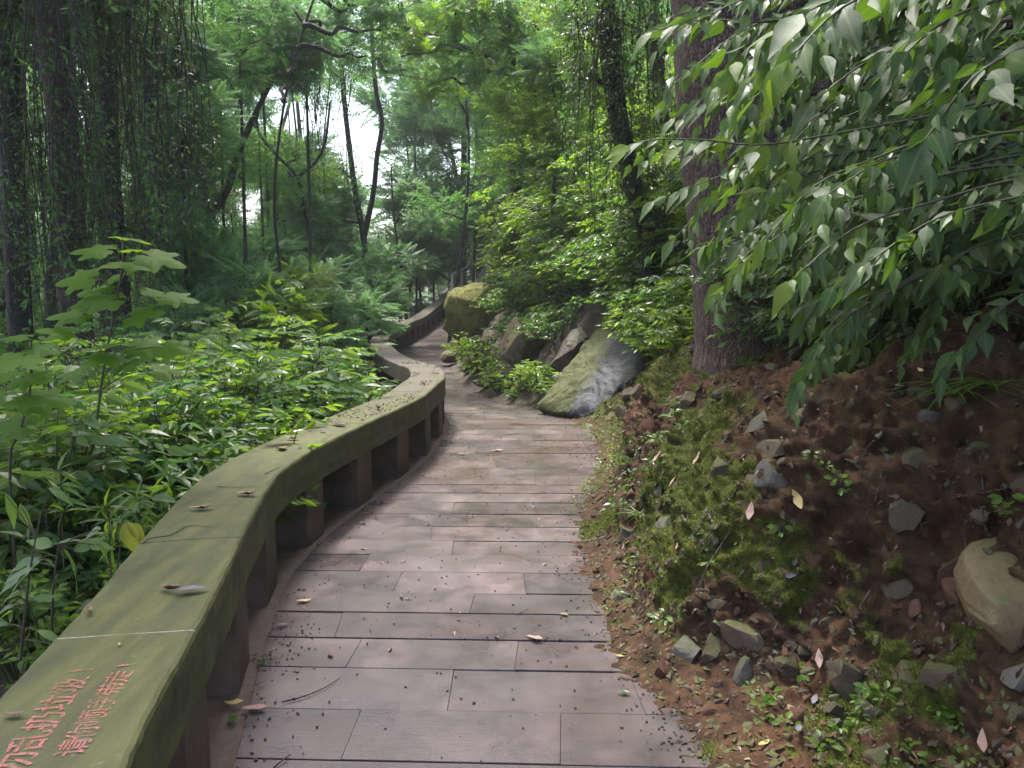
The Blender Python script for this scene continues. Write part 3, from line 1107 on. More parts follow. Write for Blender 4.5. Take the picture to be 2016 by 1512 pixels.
for _ in range(235):
    yv = 1.9 + 6.5 * R.random() ** 1.5
    u = R.choice([R.uniform(0.2, 0.9), R.uniform(0.3, 2.4), R.uniform(0.3, 2.4)])
    p, n = bank_point(yv, u)
    r = R.choice([0.014, 0.018, 0.024, 0.034, 0.045, 0.06, 0.075]) * (0.7 + 0.08 * yv)
    mk = R.choice(['stone', 'stone', 'stone', 'stone_grey', 'stone_red'])
    add('stone', R.choice(pebble_pool[mk] if r < 0.025 else rock_pool[mk]), bank, p - n * r * 0.3, orient(n, R.uniform(0, 6.28)), (r, r * R.uniform(.6, 1), r * R.uniform(.5, .9)))
# rubble too small to pick apart
tv, tf = hull_stone(301, 9, (1, .75, .55))
for mk, cnt, sd in (('stone', 11000, 1), ('stone_grey', 1500, 2), ('stone_red', 3000, 3)):
    rg = np.random.default_rng(sd)
    yy = 1.6 + 7 * rg.random(cnt) ** 1.7
    uu = np.where(rg.random(cnt) < 0.35, rg.uniform(0.12, 0.9, cnt), rg.uniform(0.15, 3.0, cnt))
    ii = np.clip(np.searchsorted(yA, yy), 0, len(yA) - 1)
    jj = np.clip(np.searchsorted(uA, uu), 0, len(uA) - 1)
    P, Nn = BS[ii, jj], BN[ii, jj]
    fr = frames_from(rg.normal(size=(cnt, 3)), Nn)
    s = rg.uniform(0.25, 1, cnt) ** 2.6 * 0.022
    V, F = inst(tv, tf, fr, P, s)
    add('rubble', mesh_from('rubble', V, F, M[mk]), bank, kind='stuff')


def poly_rock(name, label, outline, y, thick, mk, seed, ridge=None, cat='boulder', rough=.03, smooth_shade=False, back=1.0, N=96, round_=.5, chips=14, freq=3.0):
    """solid rock with a given silhouette; outline entries (px, py[, depth])"""
    P = np.array([at(q[0], q[1], q[2] if len(q) > 2 else y) for q in outline])
    c0 = P.mean(0)
    nrm = np.zeros(3)
    for k in range(len(P)):
        nrm += np.cross(P[k] - c0, P[(k + 1) % len(P)] - c0)
    nrm /= np.linalg.norm(nrm)
    if nrm @ (C0 - c0) < 0:
        nrm = -nrm
    seg = np.linalg.norm(np.roll(P, -1, 0) - P, axis=1)
    cum = np.concatenate([[0], np.cumsum(seg)])
    PP = np.concatenate([P, P[:1]])
    s = np.linspace(0, cum[-1], N, endpoint=False)
    ring = np.stack([np.interp(s, cum, PP[:, k]) for k in range(3)], 1)
    ring = ring * .7 + .15 * (np.roll(ring, 1, 0) + np.roll(ring, -1, 0))
    rp = at(*ridge) if ridge else c0
    rp = rp - nrm * ((rp - c0) @ nrm)
    L = []
    prof0 = [(-1.0, 0.0), (-.95, .45), (-.75, .8), (-.4, .97), (0.0, 1.0), (.3, .985), (.52, .94), (.7, .84), (.82, .7), (.9, .54), (.96, .36), (.99, .18), (1.0, 0.0)]
    _h = np.array([q[0] for q in prof0])
    _s = np.array([q[1] for q in prof0])
    _c = np.concatenate([[0], np.cumsum(np.hypot(np.diff(_h) * .6, np.diff(_s)))])
    _t = np.linspace(0, _c[-1], 46)
    prof = list(zip(np.interp(_t, _c, _h), np.interp(_t, _c, _s)))
    sm = ring.copy()
    kw = np.ones(N // 5 | 1)
    for _ in range(2):
        sm = np.stack([np.convolve(np.concatenate([sm[-len(kw):, q], sm[:, q], sm[:len(kw), q]]), kw / kw.sum(), 'same')[len(kw):-len(kw)] for q in range(3)], 1)
    for h, sc in prof:
        bl = float(smooth(sc, .25, .97))
        rg_ = ring * bl + (sm * (1.0) ) * (1 - bl)
        cc = c0 * (1 - (1 - sc)) if False else None
        ctr = rp if h > 0 else c0
        L.append(ctr + (rg_ - ctr) * sc + nrm * (h * thick * (1 if h > 0 else back)))
    V = np.concatenate(L)
    m = len(L)
    i_ = np.arange(m - 1)[:, None] * N
    j = np.arange(N)[None, :]
    F = np.stack([i_ + j, i_ + (j + 1) % N, i_ + N + (j + 1) % N, i_ + N + j], -1).reshape(-1, 4)
    w = V - c0
    V = V - nrm * (np.abs(fbm(V * freq * 2.3 + seed, 3, seed + 8)) * rough * 1.6)[:, None] + nrm * (fbm(V * freq + seed, 6, seed, .55) * rough * 2)[:, None] + w / (np.linalg.norm(w, axis=1, keepdims=True) + .05) * (fbm(V * freq * 1.7 + seed, 5, seed + 3) * rough)[:, None]
    # chipped facets: flatten against a few random planes
    rgq = np.random.default_rng(seed)
    R0 = np.linalg.norm(ring - c0, axis=1).max()
    for _ in range(chips):
        d = nrm * rgq.uniform(.5, 1.2) + rgq.normal(0, .6, 3)
        d /= np.linalg.norm(d)
        h = np.quantile((V - c0) @ d, rgq.uniform(.84, .96))
        e = (V - c0) @ d - h
        V = V - np.maximum(e, 0)[:, None] * d * .8
    uv = np.stack([(V - c0) @ np.cross([0, 0, 1.0], nrm) / R0 * .5 + .5, (V - c0)[:, 2] / R0 * .5 + .5], 1)
    o = add(name, mesh_from(name, V - c0, F, M[mk], True, uv), None, c0)
    return tag(o, label, cat)


# slab leaning on the bank, wet grey streaks down the middle
def slab_mat():
    m, nt, ns, ls = new_mat('wet_slab')
    v = objco(nt)
    n1 = noise(nt, 3.2, 7, 0.65, v, 1.0)
    n2 = noise(nt, 38, 5, 0.65, v)
    sep = ns.new('ShaderNodeSeparateXYZ')
    ls.new(v, sep.inputs[0])
    # across the slab: mossy to the left, bare wet streak right of centre
    ac = mathn(nt, 'ADD', mathn(nt, 'MULTIPLY', sep.outputs[0], 0.80), mathn(nt, 'MULTIPLY', sep.outputs[2], -0.55))
    st = mathn(nt, 'ADD', ac, mathn(nt, 'MULTIPLY', mathn(nt, 'SUBTRACT', n1, 0.5), 0.45))
    moss = ramp(nt, mathn(nt, 'ADD', st, 0.5), [(0.42, 0.95), (0.5, 0.1), (0.62, 0.05), (0.74, 0.4)])
    grey = ramp(nt, n1, [(0.3, (0.025, 0.026, 0.032)), (0.7, (0.075, 0.077, 0.095))])
    gm = ramp(nt, n2, [(0.3, (0.03, 0.035, 0.009)), (0.7, (0.085, 0.095, 0.022))])
    col = mixc(nt, moss, grey, gm)
    rough = mixc(nt, moss, ramp(nt, n1, [(0.4, 0.3), (0.65, 0.5)]), (0.75, 0.75, 0.75))
    h = mathn(nt, 'ADD', mathn(nt, 'MULTIPLY', n2, 0.3), n1)
    finish(nt, col, rough, bump(nt, h, 0.8, 0.05), 0.3)
    return m


M['slab'] = slab_mat()
slab = poly_rock('rock_slab', 'large flat slab leaning on the bank, wet grey streak over green moss',
                 [(1054, 803, 9.3), (1100, 816, 9.0), (1150, 823, 8.75), (1192, 806, 8.55), (1222, 768, 8.6), (1258, 740, 8.6), (1266, 690, 8.95), (1252, 636, 9.5), (1205, 630, 9.95), (1160, 668, 9.95), (1136, 702, 9.85), (1084, 768, 9.55)],
                 9.2, .09, 'slab', 61, cat='rock slab', rough=.03, back=4.0, N=160, freq=5, chips=0)
poly_rock('boulder', 'dark narrow reddish rock standing on edge just left of the wet leaning slab', [(1075, 770), (1080, 723), (1099, 700), (1117, 665), (1134, 641), (1170, 628), (1182, 662), (1152, 698), (1112, 746), (1093, 772)], 10.15, .12, 'boulder_dark', 71, rough=.04, back=3)
poly_rock('boulder', 'angular brown boulder with a pale ridge, between the two clumps of green herbs', [(992, 660), (996, 642), (1014, 620), (1028, 634), (1056, 658), (1088, 676), (1094, 702), (1072, 720), (1030, 732), (1009, 748), (987, 724), (980, 700), (985, 678)], 11.35, .42, 'boulder_brown', 74, ridge=(1033, 662, 11.35), rough=.035)
poly_rock('boulder', 'huge mossy boulder dotted with pale lichen overhanging the far end of the deck', [(878, 590), (883, 575), (893, 568), (911, 562), (932, 550), (970, 552), (1005, 590), (1000, 622), (975, 640), (953, 652), (925, 664), (904, 673), (886, 662), (872, 648), (878, 624), (874, 606)], 18.0, .75, 'boulder_moss', 78, ridge=(915, 640, 18), rough=.07, N=140, freq=1.8)
poly_rock('boulder', 'dark block wedged beneath the lichen-dotted mossy boulder', [(874, 650), (890, 655), (930, 650), (985, 640), (1000, 665), (965, 692), (925, 716), (906, 708), (890, 678)], 18.3, .3, 'boulder_dark', 79, rough=.04, back=3)
poly_rock('boulder', 'low brown rock at the deck edge under the overhanging mossy boulder', [(852, 710), (864, 696), (878, 686), (892, 680), (901, 687), (908, 708), (898, 716), (870, 716)], 16.4, .22, 'boulder_brown', 82)
poly_rock('boulder', 'small rounded mossy stone half hidden by herbs beside the far deck', [(909, 713), (916, 704), (932, 703), (944, 716), (944, 738), (925, 740), (911, 732)], 14.0, .16, 'boulder_brown', 83)
poly_rock('kerb_stone', 'short flat kerb stone sticking out at the right deck edge before the herbs', [(922, 749), (962, 747), (972, 755), (972, 764), (926, 760)], 11.75, .07, 'stone_grey', 84, cat='stone', rough=.005)
poly_rock('boulder', 'rounded reddish brown stone lying under the lower end of the wet slab', [(1222, 785), (1226, 768), (1245, 757), (1268, 764), (1275, 782), (1262, 797), (1236, 798)], 8.0, .12, 'boulder_dark', 85)
_q = float(bank_at_px(1950, 1200)[0][1])
poly_rock('boulder', 'smooth tan boulder bulging out of the bare earth bank at the right edge', [(1884, 1227), (1912, 1202), (1922, 1150), (1941, 1102), (1975, 1066), (2036, 1050), (2070, 1100), (2070, 1220), (2014, 1295), (1964, 1297), (1918, 1268), (1891, 1247)], _q - .05, .13, 'boulder_tan', 88, smooth_shade=True, rough=.012, back=1.5, N=160)

# ------------------------------------------------------------------ leaf templates (x across, y along, z up)
def leaf_tmpl(n=3, width=0.42, fold=0.12, curl=0.18, peak=0.38, tip=1.0, wav=0.0):
    ts = np.linspace(0, 1, n + 1)
    V, UV, F = [], [], []
    rowsi = []
    for i, t in enumerate(ts):
        w = (t / peak) ** 0.75 if t < peak else max(0.0, (1 - t) / (1 - peak)) ** (0.85 * tip)
        w = min(1.0, w) * width * 0.5
        z = -curl * t * t
        if i in (0, n):
            rowsi.append([len(V)])
            V.append((0, t, z)); UV.append((0, t))
        else:
            rowsi.append([len(V), len(V) + 1, len(V) + 2])
            zz = wav * math.sin(i * 2.3)
            V += [(-w, t - 0.02, z + fold * w * 2 + zz), (0, t, z), (w, t - 0.02, z + fold * w * 2 - zz)]
            UV += [(-2 * w, t), (0, t), (2 * w, t)]
    for a, b in zip(rowsi[:-1], rowsi[1:]):
        if len(a) == 1:
            F += [(a[0], b[1], b[0]), (a[0], b[2], b[1])]
        elif len(b) == 1:
            F += [(a[0], a[1], b[0]), (a[1], a[2], b[0])]
        else:
            F += [(a[0], a[1], b[1]), (a[0], b[1], b[0]), (a[1], a[2], b[2]), (a[1], b[2], b[1])]
    F = np.array(F)[:, ::-1]
    return np.array(V, float), F, np.array(UV, float)


def frond_tmpl(pairs=9, ll=0.24, lw=0.075, droop=0.25, first=0.15, seed=0, end=True):
    """compound leaf of unit length"""
    rg = np.random.default_rng(seed)
    V, F = [], []

    def mid(t):
        return np.array([0, t, 0.12 * t - droop * t * t])
    for k in range(3):
        a, b = mid(k / 3), mid((k + 1) / 3)
        i = len(V)
        V += [a + (-.006, 0, 0), a + (.006, 0, 0), b + (.004, 0, 0), b + (-.004, 0, 0)]
        F += [(i, i + 1, i + 2), (i, i + 2, i + 3)]
    for k in range(pairs):
        t = first + (1 - first) * k / (pairs - 0.5)
        l = ll * (1 - 0.45 * abs(t - 0.45) * 1.6) * rg.uniform(.9, 1.1)
        for s in (-1, 1):
            p = mid(t)
            d = np.array([s * math.cos(0.5), math.sin(0.5) * (0.7 + t * 0.6), -0.18 + rg.uniform(-.15, .05)])
            q = np.array([-d[1] * s, d[0] * s, 0]) * s
            q = q / np.linalg.norm(q)
            i = len(V)
            m = p + d * l * 0.45
            V += [p, m + q * lw * 0.5, p + d * l + np.array([0, 0, -0.03]), m - q * lw * 0.5]
            F += [(i, i + 1, i + 2), (i, i + 2, i + 3)]
    if end:
        p = mid(1)
        i = len(V)
        V += [p, p + (lw * .5, ll * .4, -.02), p + (0, ll * .9, -.06), p + (-lw * .5, ll * .4, -.02)]
        F += [(i, i + 1, i + 2), (i, i + 2, i + 3)]
    return np.array(V, float), np.array(F)


def lobed_tmpl(seed=0):
    """deeply lobed broad leaf, stalk at the origin, unit length"""
    rg = np.random.default_rng(seed)
    pts = []
    N = 44
    for k in range(N):
        a = -math.pi * 0.93 + 2 * math.pi * 0.93 * k / (N - 1)      # 0 = tip direction
        r = 0.40
        for c0, w, h in ((0, .5, .62), (1.0, .4, .46), (-1.0, .4, .46), (2.05, .5, .36), (-2.05, .5, .36)):
            r = max(r, h * math.exp(-((a - c0) / w) ** 2) + 0.16)
        r *= 1 + 0.03 * math.sin(k * 4.0)
        pts.append((math.sin(a) * r, math.cos(a) * r * 1.0 + 0.18))
    V = [(0, 0.12, 0.0)]
    for x, y in pts:
        V.append((x, y, -0.16 * (x * x) - 0.10 * (y - .1) ** 2 + rg.uniform(-.012, .012)))
    mid_i = []
    for x, y in pts:
        V.append((x * 0.55, 0.12 + (y - 0.12) * 0.55, 0.025))
    F = []
    for k in range(N - 1):
        F += [(0, N + 1 + k, N + 2 + k), (N + 1 + k, 1 + k, 2 + k), (N + 1 + k, 2 + k, N + 2 + k)]
    V = np.array(V, float)
    return V, np.array(F)[:, ::-1], V[:, :2].copy()


T_OV, F_OV, _ = leaf_tmpl(3, 0.46, 0.14, 0.16)
T_SM, F_SM, _ = leaf_tmpl(2, 0.5, 0.15, 0.12)
T_LAN, F_LAN, _ = leaf_tmpl(4, 0.24, 0.12, 0.3)
T_FR, F_FR = frond_tmpl(9, 0.25, 0.085, 0.28, seed=1)
T_FR2, F_FR2 = frond_tmpl(7, 0.30, 0.13, 0.2, seed=2)
T_FRN, F_FRN = frond_tmpl(14, 0.2, 0.07, 0.4, seed=3)
rg = np.random.default_rng(5)


def rand_dirs(rg, n, up=0.0):
    d = rg.normal(size=(n, 3))
    d[:, 2] += up
    return d / np.linalg.norm(d, axis=1, keepdims=True)


def spray_tmpl(n=11, L=0.09, length=0.38, seed=0, tv=T_OV, tf=F_OV, hang=0.35):
    """twig along +y with alternating leaves"""
    rg = np.random.default_rng(seed)
    t = np.linspace(0.12, 1, n)
    P = np.stack([rg.normal(0, .012, n), t * length, -0.10 * length * t * t + rg.normal(0, .006, n)], 1)
    s = np.where(np.arange(n) % 2 == 0, 1.0, -1.0)
    D = np.stack([s * rg.uniform(.6, 1.0, n), rg.uniform(.3, .8, n), -rg.uniform(0.0, hang * 2, n)], 1)
    D[-1] = (0, 1, -hang)
    Nn = np.stack([rg.normal(0, .45, n), rg.normal(0, .45, n), np.ones(n)], 1)
    V, F = inst(tv, tf, frames_from(D, Nn), P, L * rg.uniform(.7, 1.15, n))
    i = len(V)
    r = 0.0022
    tw = np.array([(-r, 0, 0), (r, 0, 0), (r * .5, length * .5, -.025 * length), (-r * .5, length * .5, -.025 * length), (0, length, -.1 * length)])
    V = np.concatenate([V, tw])
    F = np.concatenate([F, np.array([(0, 1, 2), (0, 2, 3), (3, 2, 4)]) + i])
    return V, F


def clump_mesh(name, mat, kind, radius, nspray, seed, flat=0.7, L=0.09, shell=0.5, up=0.25, hollow=0.1):
    rg = np.random.default_rng(seed)
    d = rand_dirs(rg, nspray * 3)
    rr = radius * (shell + (1 - shell) * rg.random(nspray * 3)) * (0.78 + 0.34 * fbm(d * 1.6 + seed, 2, seed))
    P = d * rr[:, None] * np.array([1, 1, flat])
    keep = vnoise(P * 1.9 / max(radius, .5) + seed * 3.1, seed) > -0.45 + hollow
    P, d = P[keep][:nspray], d[keep][:nspray]
    n = len(P)
    D = d * np.array([1, 1, 0.35]) + rg.normal(0, .35, (n, 3)) + np.array([0, 0, up - 0.15])
    Nn = np.array([0, 0, .8]) + d * 0.75 + rg.normal(0, .3, (n, 3))
    fr = frames_from(D, Nn)
    V, F, k0 = [], [], 0
    if kind == 'broad':
        temps = [spray_tmpl(11, L, 4.2 * L, seed * 7 + q) for q in range(4)]
        sc = rg.uniform(.75, 1.2, n)
    elif kind == 'small':
        temps = [spray_tmpl(13, L, 4.6 * L, seed * 7 + q, T_SM, F_SM) for q in range(4)]
        sc = rg.uniform(.75, 1.2, n)
    elif kind == 'frond':
        temps = [(T_FR, F_FR), (T_FR2, F_FR2)]
        sc = rg.uniform(.7, 1.2, n) * L
    elif kind == 'frondn':
        temps = [(T_FRN, F_FRN)]
        sc = rg.uniform(.7, 1.2, n) * L
    b = Bag()
    which = np.arange(n) % len(temps)
    for q, (tv, tf) in enumerate(temps):
        m = which == q
        if m.any():
            b.put(*inst(tv, tf, fr[m], P[m] - fr[m][:, :, 1] * (0.2 * radius * .3), sc[m]))
    return b.mesh(name, mat)


CL = {}
CL['broad'] = [clump_mesh('foliage', M['leaf_far'], 'broad', 1.2, 190, 10 + q, L=0.10) for q in range(3)]
CL['broad_b'] = [clump_mesh('foliage', M['leaf_bright'], 'broad', 1.1, 170, 20 + q, L=0.10) for q in range(3)]
CL['dark'] = [clump_mesh('foliage', M['leaf_dark'], 'broad', 1.3, 230, 30 + q, L=0.095) for q in range(3)]
CL['glossy'] = [clump_mesh('foliage', M['leaf_glossy'], 'broad', 0.8, 200, 40 + q, L=0.072, flat=.8) for q in range(3)]
CL['bright'] = [clump_mesh('foliage', M['leaf_bright'], 'broad', 0.7, 150, 50 + q, L=0.075, flat=.8) for q in range(2)]
CL['frond'] = [clump_mesh('foliage', M['leaf_pale'], 'frond', 1.1, 210, 60 + q, flat=.75, L=0.42) for q in range(3)]
CL['frond_b'] = [clump_mesh('foliage', M['leaf_bright'], 'frond', 1.1, 190, 70 + q, flat=.75, L=0.42) for q in range(2)]
CL['small'] = [clump_mesh('foliage', M['leaf_far'], 'small', 1.2, 240, 80 + q, flat=.8, L=0.065) for q in range(3)]
CL['small_d'] = [clump_mesh('foliage', M['leaf_dark'], 'small', 1.2, 260, 90 + q, flat=.8, L=0.065) for q in range(2)]
CL['frondn'] = [clump_mesh('foliage', M['leaf_glossy'], 'frondn', 0.7, 60, 95 + q, flat=.7, L=0.45) for q in range(2)]

GAPS = [(545, 225, 62, 34), (738, 340, 42, 112), (712, 200, 34, 50), (878, 320, 22, 60), (765, 430, 30, 35), (500, 400, 22, 30), (838, 40, 14, 18), (640, 250, 18, 22), (930, 330, 14, 40), (690, 60, 14, 30)]


def pix(p):
    r = np.asarray(p, float) - C0
    d = r @ _F
    return 1008 + FPX * r[0] / d, 756 - FPX * (r @ _U) / d, d


def in_gap(p, rad):
    x, y, d = pix(p)
    if d < 1:
        return False
    g = rad * FPX / d * 0.45
    for cx, cy, a, b in GAPS:
        if ((x - cx) / (a + g)) ** 2 + ((y - cy) / (b + g)) ** 2 < 1:
            return True
    return False


def hides_rail(p, rad):
    x, y, d = pix(p)
    if d > 30 or d < 6:
        return False
    g = rad * FPX / d
    if x + g * 1.05 < 738 or x - g * .75 > 905:
        return False
    return y + g * .8 > np.interp(x, [700, 745, 770, 804, 830, 864, 885, 905], [690, 655, 632, 612, 598, 575, 560, 548])


def hides_handrail(p, rad):
    x, y, d = pix(p)
    g = rad * FPX / d
    return 6 < d < 31.5 and x + g * .8 > 872 and x - g * .8 < 955 and y + g * .8 > 508 and y - g * .8 < 590


def wiggle(p0, p1, n, amp, seed):
    t = np.linspace(0, 1, n)[:, None]
    P = np.array(p0) * (1 - t) + np.array(p1) * t
    w = np.stack([vnoise(np.stack([t[:, 0] * 4, t[:, 0] * 0 + k * 9.1, t[:, 0] * 0], -1), seed + k) for k in range(3)], 1)
    return P + w * amp * np.sin(t * math.pi) ** 0.5


def tree(name, label, base, stems, clumps, kinds, bark='bark_grey', group=None, limbs=6, avoid=True, cat='tree', seed=0, csc=(0.8, 1.25), limb_r=0.045, lump=0.05):
    """stems: list of (world point list, r0, r1); clumps: list of world points"""
    base = np.array(base, float)
    t = thing(name, label, cat, base, 0, group)
    rr = random.Random(seed)
    b = Bag()
    for pts, r0, r1 in stems:
        P = catmull(pts, 0.18) - base
        b.put(*tube(P, r0, r1, 9, lump, seed))
    tops = [(np.array(s[0][-1]) - base, s) for s in stems]
    cl = [c for c in clumps if not (avoid and in_gap(c[:3], 1.0)) and c[2] < 1.5 + .38 * c[1] + .5 and not hides_rail(c[:3], .9 * (c[3] if len(c) > 3 else 1)) and not hides_handrail(c[:3], 1.0 * (c[3] if len(c) > 3 else 1))]
    allp = np.concatenate([catmull(s[0], 0.3) - base for s in stems])
    for i, c in enumerate(cl):
        q = np.array(c[:3]) - base
        if i < limbs:
            k = allp[(allp[:, 2] < q[2] + 0.3)]
            k = k if len(k) else allp
            j = k[np.argmin(np.linalg.norm(k - q, axis=1) + 0.35 * np.abs(k[:, 2] - (q[2] - 1.2)))]
            b.put(*tube(wiggle(j, q, 15, 0.12, seed + i), limb_r, limb_r * .3, 6))
    part('trunk', b.mesh('trunk', M[bark], True), t)
    for i, c in enumerate(cl):
        kd = kinds[i % len(kinds)]
        s = rr.uniform(*csc) * (c[3] if len(c) > 3 else 1)
        part('foliage', rr.choice(CL[kd]), t, np.array(c[:3]) - base, (rr.uniform(-.15, .15), rr.uniform(-.15, .15), rr.uniform(0, 6.28)), (s, s, s * rr.uniform(.8, 1.05)))
    return t


def cloud(rr, c, sx, sy, sz, n, sc=1.0):
    return [(c[0] + rr.gauss(0, sx), c[1] + rr.gauss(0, sy), c[2] + rr.uniform(-sz, sz), sc) for _ in range(n)]


def gz(x, y):
    return float(left_z(np.array(float(x)), np.array(float(y))))


def hz(x, y):
    """hillside height at x, y"""
    P = profile(y)
    return float(path_z(y)) + float(np.interp(x - edge_x(y), P[:, 0], P[:, 1]))


# ---- far wood: trees from 34 m on, each with its own trunk and crown
rr = random.Random(3)
far_label = {'small': 'slender fine-leaved tree of the far wood',
             'broad': 'leafy broad-leaved far tree standing deep in the wood behind the railing',
             'frond': 'pale feathery-leaved far tree rising behind the thicket left of the deck'}
fk = ['small', 'broad', 'frond']
for i in range(30):
    y = rr.uniform(30, 62)
    px = -150 + 1500 * (i + rr.uniform(-.4, .4)) / 30
    p = at(px, 500, y)
    x = p[0]
    if 640 < px < 800 and rr.random() < 0.75:
        y = 66
    if 640 < px < 840:
        continue
    z0 = gz(x, y) if x < 2 else hz(x, min(y, 60))
    H = rr.uniform(9, 15) if not (640 < px < 800) else 6
    kd = fk[i % 3]
    cl = []
    for k in range(13):
        a = k / 13
        cl.append((x + rr.gauss(0, 1.8), y + rr.gauss(0, 1.5), z0 + 1.0 + H * a, rr.uniform(1.2, 1.7)))
    tree('far_tree', far_label[kd], (x, y, z0), [([(x, y, z0 - .3), (x + rr.gauss(0, .4), y, z0 + H * .5), (x + rr.gauss(0, .8), y, z0 + H)], 0.22, 0.05)], cl, [kd], 'bark_grey', 'trees of the far wood, ' + kd, 6, seed=i)

# ---- middle wood
def mid_tree(label, px, y, pts, r0, r1, clumps, kinds, bark='bark_grey', seed=0, group=None, name='tree', **kw):
    """pts as photo pixels at depth y from base up; extra stems allowed as list of lists"""
    if isinstance(pts[0][0], (list, tuple)):
        stems = pts
    else:
        stems = [pts]
    st = []
    for k, s in enumerate(stems):
        P = [at(a, b, y) for a, b in s]
        if k == 0:
            x, yy = P[0][0], P[0][1]
            zb = gz(x, yy) if x < edge_x(yy) else hz(x, yy)
            base = np.array([x, yy, zb])
            if P[0][2] > zb:
                P = [base - [0, 0, .2]] + P
            else:
                base = P[0]
        st.append((P, r0 if k == 0 else r0 * .75, r1))
    return tree(name, label, base, st, clumps, kinds, bark, group, seed=seed, **kw)


def P3(lst, sc=1.0):
    return [(*at(a, b, y), sc if len(q) == 0 else q[0]) for a, b, y, *q in lst]


mid_tree('double-stemmed tree in front of the white sky gap, forking low', 722, 21, [[(722, 560), (716, 470), (700, 380), (688, 290), (676, 180), (668, 60), (660, -80)], [(716, 470), (735, 380), (742, 310), (752, 240), (742, 190), (735, 120), (728, 0)]], 0.10, 0.045,
         P3([(640, 130, 21), (600, 60, 21), (700, 70, 20.5, .8), (760, 120, 21, .6), (690, -60, 21), (780, 20, 22), (620, -40, 22), (655, 330, 21.5, .5), (640, 420, 22, .6), (790, 150, 21, .5)]), ['small', 'broad'], 'bark_dark', 41, limbs=8)
mid_tree('forked grey tree right of the sky gap, its fork just above the metal handrail', 912, 34, [[(912, 560), (915, 470), (930, 400), (942, 300), (945, 230), (960, 150), (985, 60), (1000, -60)], [(915, 470), (905, 390), (893, 320), (880, 270), (860, 200), (850, 90)]], 0.15, 0.05,
         P3([(930, 100, 27, .8), (860, 60, 27), (1000, 160, 27, .8), (1010, 60, 27), (820, 140, 27, .6), (905, -40, 27), (985, 300, 27.5, .5), (970, 210, 27, .5), (845, 240, 27, .4)]), ['broad_b', 'small'], 'bark_grey', 42, limbs=8)
mid_tree('pale-barked leaning trunk forking at head height at the edge of the dark thicket', 410, 16, [[(418, 480), (408, 420), (398, 380), (385, 300), (378, 180), (372, 40), (370, -100)], [(408, 440), (425, 410), (448, 370), (470, 300), (500, 230), (540, 150)]], 0.12, 0.045,
         P3([(380, 120, 16, .8), (340, 60, 16), (430, 60, 16, .9), (450, 200, 16.5, .7), (400, 250, 16.5, .7), (330, 200, 16, .8), (470, 110, 16, .8), (520, 60, 16.5, .8), (560, 130, 17, .6), (360, 330, 17, .7), (460, 330, 17.5, .5), (300, 300, 15, .7), (420, -20, 15), (500, -30, 15)]), ['small', 'small_d', 'broad'], 'bark_grey', 43, limbs=10)
mid_tree('thin dark tree with an S-shaped branch crossing below the left sky gap', 520, 19, [[(610, 480), (600, 420), (585, 350), (540, 300), (505, 250), (520, 180), (540, 90), (545, -30)], [(585, 350), (620, 320), (640, 280), (650, 200)]], 0.055, 0.025,
         P3([(500, 130, 19, .6), (570, 110, 19, .7), (600, 170, 19, .5), (450, 260, 19, .6), (560, 350, 19.5, .5), (590, 290, 20, .4), (620, 60, 19, .7), (530, 20, 19, .8)]), ['broad', 'small'], 'bark_dark', 44, limbs=7)
mid_tree('straight dark trunk behind the hillside shrubs, left of the diagonal dead branch', 1012, 22, [[(1015, 330), (1012, 230), (1008, 120), (1004, 0), (1000, -80)], [(1075, 340), (1058, 260), (1035, 190), (1000, 150)]], 0.2, 0.14,
         P3([(1060, 60, 21, .8), (960, 0, 22, .9), (1100, 140, 20, .7), (1070, 250, 21, .6), (1110, 0, 20, .9), (1040, 330, 21, .6)]), ['broad', 'dark'], 'bark_dark', 45, limbs=5)
mid_tree('young tree with a thin dark stem rising beside the far bend of the railing', 795, 26, [(800, 640), (795, 560), (785, 500), (775, 420), (770, 330)], 0.06, 0.02,
         P3([(800, 470, 21, .6), (770, 520, 21, .7), (830, 520, 21.5, .6), (800, 420, 22, .45), (830, 440, 22, .45), (845, 560, 22, .6), (750, 590, 21, .6), (810, 370, 24, .4)]), ['frond'], 'bark_dark', 46, limbs=6)
# dark trees hung with creepers on the left
mid_tree('broad dark trunk wrapped in creepers near the left edge of the wood', 120, 9, [(150, 640), (142, 520), (135, 400), (125, 260), (108, 130), (92, 0), (80, -120)], 0.20, 0.14,
         P3([(60, -60, 9, .7), (160, -80, 9.5, .8), (230, -40, 10, .8), (40, 60, 9.6, .5), (200, 60, 10.5, .6)]), ['dark'], 'bark', 47, limbs=4)
mid_tree('dark trunk half hidden behind hanging vines at the far left edge', 25, 10, [(40, 640), (30, 450), (22, 250), (15, 60), (10, -100)], 0.16, 0.12,
         P3([(0, 50, 10.5, .8), (-60, 200, 11, .8), (30, -60, 10, .9), (-40, 380, 11, .8), (-80, 0, 10)]), ['dark', 'small_d'], 'bark_dark', 48, limbs=4)
mid_tree('dark trunk behind a curtain of hanging vines, second from the left', 215, 12, [(240, 640), (225, 450), (215, 300), (212, 120), (205, -100)], 0.17, 0.12,
         P3([(190, 30, 12.5, .8), (260, 100, 13, .8), (250, -40, 12, .8), (180, 180, 13, .8), (280, 230, 13.5, .8), (230, 330, 14, .7)]), ['dark', 'small_d'], 'bark_dark', 49, limbs=4)
mid_tree('slim dark trunk right of the hanging vines in the left wood', 300, 13, [(330, 640), (310, 450), (305, 300), (290, 120), (285, -100)], 0.12, 0.09,
         P3([(300, 20, 13.5, .7), (330, 130, 14, .7), (280, 160, 14, .8), (350, 250, 15, .7), (310, 330, 15, .7), (350, 420, 15, .6)]), ['small_d', 'small'], 'bark_dark', 50, limbs=4)
